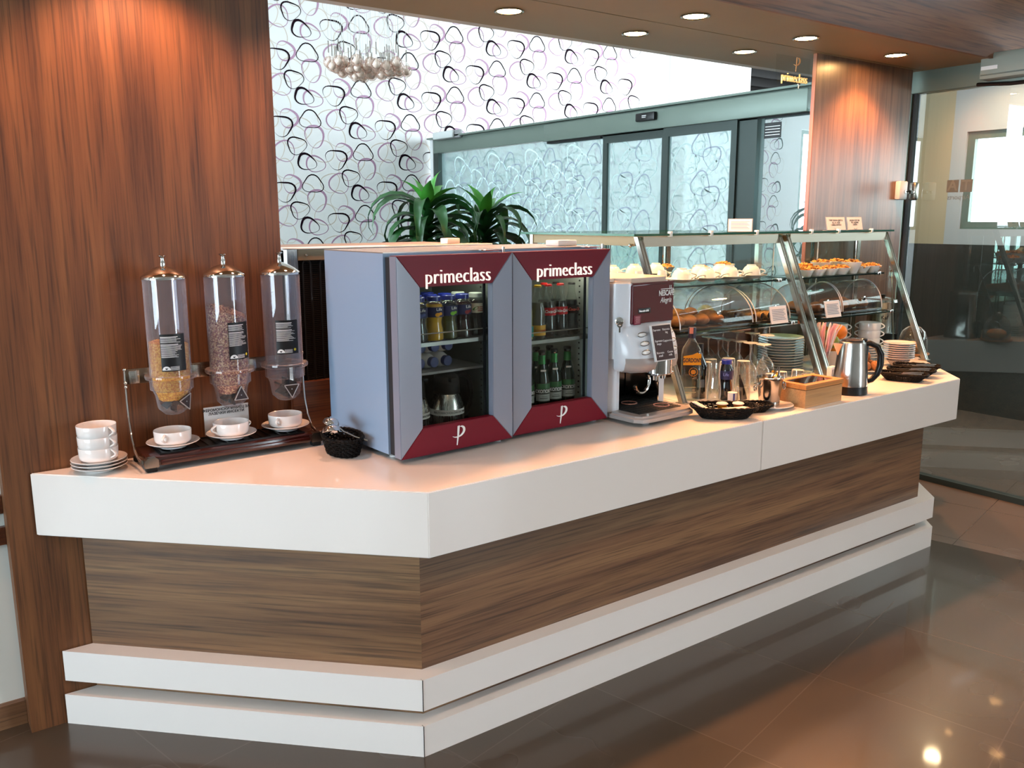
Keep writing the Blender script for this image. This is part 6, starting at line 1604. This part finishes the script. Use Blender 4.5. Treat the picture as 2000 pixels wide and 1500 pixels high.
# ================================================================ potted dracaenas behind the fridges
leafm = pm('dracaena_leaf', '1c4a20', rough=.4, coat=.1, var=.35, bscale=9.)
leafy = pm('young_leaf', '3f8a30', rough=.35, coat=.2, var=.2, bscale=9.)
def plant(label, loc, seed, top):
    t = thing('potted_dracaena', label, 'plant', loc, 0, 'dracaenas in the lounge')
    bm = BM(); lathe(bm, [(0, .0005), (.13, .0005), (.17, .34), (.175, .36), (.155, .36), (.15, .33), (0, .33)], 32); obj('pot', bm, pm('dark_pot', '2c2724', rough=.5), t)
    bm = BM(); lathe(bm, [(0, .335), (.15, .333)], 24); obj('soil', bm, pm('soil', '2a1c12', rough=.9), t)
    bm = BM(); tube(bm, [(0, 0, .33), (.02, .01, .8), (-.01, .02, 1.2), (0, 0, top-.12)], [.022, .018, .016, .012], 8); obj('stem', bm, pm('cane', '6a5a3a', rough=.8), t)
    rn = random.Random(seed); bm = BM()
    def leaf(bz, az, L_, w_, up, droop, twist):
        n = 9; P = []
        x = z = 0.; a = up
        for i in range(n+1):
            f = i/n; P.append((x, z, w_*(.35+.65*sin(pi*min(1, f*1.15+.12)))*(1 if f < .75 else max(.02, (1-f)/.25)), a))
            a -= droop/n*(1+.9*f); x += L_/n*cos(a); z += L_/n*sin(a)
        rows = []
        for i, (x, z, w, a) in enumerate(P):
            tw = twist*i/n
            nx, nz = -sin(a), cos(a)
            row = []
            for s in (-1, 0, 1):
                d = s*w; lift = (abs(s)-.5)*w*.45
                px = x+nx*lift; py = d*cos(tw); pz = z+nz*lift+d*sin(tw)
                row.append(bm.verts.new((px*cos(az)-py*sin(az), px*sin(az)+py*cos(az), bz+pz)))
            rows.append(row)
        for A, B in zip(rows, rows[1:]):
            for k in range(2): bm.faces.new([A[k], A[k+1], B[k+1], B[k]])
    for k in range(46):
        f = k/46
        leaf(top-.46+.36*f, k*2.4+rn.uniform(-.3, .3), rn.uniform(.50, .66), rn.uniform(.034, .048), .8*f+rn.uniform(-.1, .25)+.35, rn.uniform(2.0, 2.8), rn.uniform(-1., 1.))
    obj('foliage', bm, leafm, t, smooth=180, recalc=False, label='dark green strap leaves')
    bm = BM()
    for k in range(6): leaf(top-.10, k*1.3+.4, rn.uniform(.26, .36), .042, 1.5-.1*k, .7, rn.uniform(-.6, .6))
    obj('young_foliage', bm, leafy, t, smooth=180, recalc=False, label='bright green young leaves at the top')
plant('drooping dracaena with bright young leaves behind the left fridge, nearer the wallpaper', (2.92, 4.95, 0), 4, 1.80)
plant('drooping dark dracaena behind the fridges, nearer the glass partition', (3.42, 5.02, 0), 9, 1.74)
plant('drooping dracaena standing inside the lounge, mirrored in the glass partition by the pillar', (4.9, 4.05, 0), 15, 1.60) if False else None

# ================================================================ hanging metal sign
sg = thing('hanging_sign', 'hanging sign with gold letters and an emblem under the soffit by the pillar', 'sign', (4.165, 3.10, 2.400))
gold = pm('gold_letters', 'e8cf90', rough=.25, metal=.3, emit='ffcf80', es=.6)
text('lettering', 'primeclass', .068, gold, sg, T(.0, 0, -.004) @ FRONT, .004, bold=-.0006, sx=.80)
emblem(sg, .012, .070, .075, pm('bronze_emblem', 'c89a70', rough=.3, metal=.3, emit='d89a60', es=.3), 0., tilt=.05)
bm = BM(); tube(bm, [(.055, .01, -.03), (.055, .01, -.052)], .0022, 6); lathe(bm, [(0, -.034), (.008, -.034), (.008, -.028), (0, -.028)], 12, T(.055, .01, 0)); obj('rod', bm, M['chrome'], sg)
bm = BM(); quad(bm, [(-.15, .012, -.05), (.15, .012, -.05), (.15, .012, .112), (-.15, .012, .112)]); obj('backing_sheet', bm, thin_glass('clear_sheet', (238, 240, 240), .4, .01), sg, smooth=0)
# ================================================================ lock on the pillar
lk = thing('door_lock', 'white lock box screwed to the walnut pillar beside the glass door', 'lock', (5.105, 2.995, 1.81))
bm = BM(); box(bm, -.045, .042, -.035, -.0005, -.055, .055, .008); obj('case', bm, M['plastic_w'], lk)
bm = BM(); lathe(bm, [(0, 0), (.009, 0), (.009, .004), (0, .005)], 16, T(.015, -.035, -.008) @ RX(pi/2)); tube(bm, [(.015, -.036, -.008), (.045, -.045, -.004)], .004, 6); obj('bolt', bm, M['chrome'], lk)
# ================================================================ light
w = bpy.data.worlds.new('daylight'); SC.world = w; w.use_nodes = True
bg = w.node_tree.nodes['Background']; bg.inputs['Color'].default_value = (.76, .90, 1.0, 1); bg.inputs['Strength'].default_value = 16.5
def portal(nm, loc, rot, sx, sy):
    l = bpy.data.lights.new(nm, 'AREA'); l.shape = 'RECTANGLE'; l.size = sx; l.size_y = sy; l.cycles.is_portal = True
    o = bpy.data.objects.new(nm, l); COL.objects.link(o); o.location = loc; o.rotation_euler = rot
portal('daylight_portal', (-5.02, .6, 1.62), (0, -pi/2, 0), 2.15, 3.6)
portal('daylight_portal', (-.15, 5.9, 5.21), (0, 0, 0), 4.7, .6)  # sky portal at the added lounge skylight
portal('daylight_portal', (7.49, .9, 1.95), (0, pi/2, 0), .8, 5.8)
portal('daylight_portal', (6.5, 1.98, 3.0), (0, 0, 0), .4, 2.96)  # sky portal at the added corridor opening
portal('daylight_portal', (-5.02, 6.15, 2.5), (0, -pi/2, 0), 4.3, 5.1)
portal('daylight_portal', ((WINX0+WINX1)/2, Y0+.01, (WINZ0+WINZ1)/2), (-pi/2, 0, 0), 3.1, 1.6)
lamp_e = emis('halogen_lamp', 'ffc07a', 220.)
def mk_down():
    t = thing('downlight', 'downlight', 'lamp')
    bm = BM(); lathe(bm, [(.062, -.001), (.064, -.004), (.060, -.006), (.052, -.002), (.051, .008), (.062, .008)], 36); obj('ring', bm, M['nickel'], t)
    bm = BM(); lathe(bm, [(0, -.002), (.03, -.002), (.050, -.0005), (.051, .004)], 28); obj('lamp_face', bm, lamp_e, t)
    return t
down = Maker(mk_down)
DL = [(2.293, 3.17), (3.05, 3.19), (3.849, 3.19), (3.011, 2.775), (3.815, 2.785), (4.605, 2.780), (.72, 2.775), (2.2, 2.775), (1.45, 2.775), (-.1, 2.775)]
names = ['back row, over the fridges', 'back row, middle of the three seen', 'back row, nearest the hanging sign', 'front row, leftmost seen', 'front row, above the display cases', 'front row, just before the walnut pillar']
for i, (x, y) in enumerate(DL):
    if i < 6: down((x, y, 2.5155), 0, 'round recessed downlight in the soffit, '+names[i], 'downlights in the soffit')
    l = bpy.data.lights.new('halogen_beam', 'SPOT'); l.energy = 92 if x > 2.25 else 48; l.color = (1., .40, .16) if x > 2.25 else (1., .46, .25); l.spot_size = radians(124); l.spot_blend = .55; l.shadow_soft_size = .045
    o = bpy.data.objects.new('halogen_beam', l); COL.objects.link(o); o.location = (x, y, 2.495)
l = bpy.data.lights.new('corridor_downlight', 'SPOT'); l.energy = 130; l.color = (1., .72, .45); l.spot_size = radians(150); l.spot_blend = .8; l.shadow_soft_size = .06
o = bpy.data.objects.new('corridor_downlight', l); COL.objects.link(o); o.location = (6.95, 3.35, 2.97)
# unseen downlights added over the room to warm the counter front
for x, y in ((-1.2, .2), (.6, .2), (2.4, .3), (4.2, .5), (-.4, -1.6), (1.6, -1.6), (3.6, -1.4), (4.6, -1.8)):
    l = bpy.data.lights.new('added_downlight', 'SPOT'); l.energy = 75; l.color = (1., .64, .42); l.spot_size = radians(120); l.spot_blend = .6; l.shadow_soft_size = .05
    o = bpy.data.objects.new('added_downlight', l); COL.objects.link(o); o.location = (x, y, 3.19)
SC.view_settings.view_transform = 'Standard'; SC.view_settings.look = 'None'; SC.view_settings.exposure = 0.; SC.view_settings.gamma = 1.; SC.view_settings.use_curve_mapping = False
SC.cycles.max_bounces = 9; SC.cycles.diffuse_bounces = 3; SC.cycles.glossy_bounces = 5; SC.cycles.transparent_max_bounces = 24; SC.cycles.transmission_bounces = 8
SC.cycles.sample_clamp_indirect = 8.; SC.cycles.caustics_reflective = False; SC.cycles.caustics_refractive = False
SC.cycles.use_denoising = True
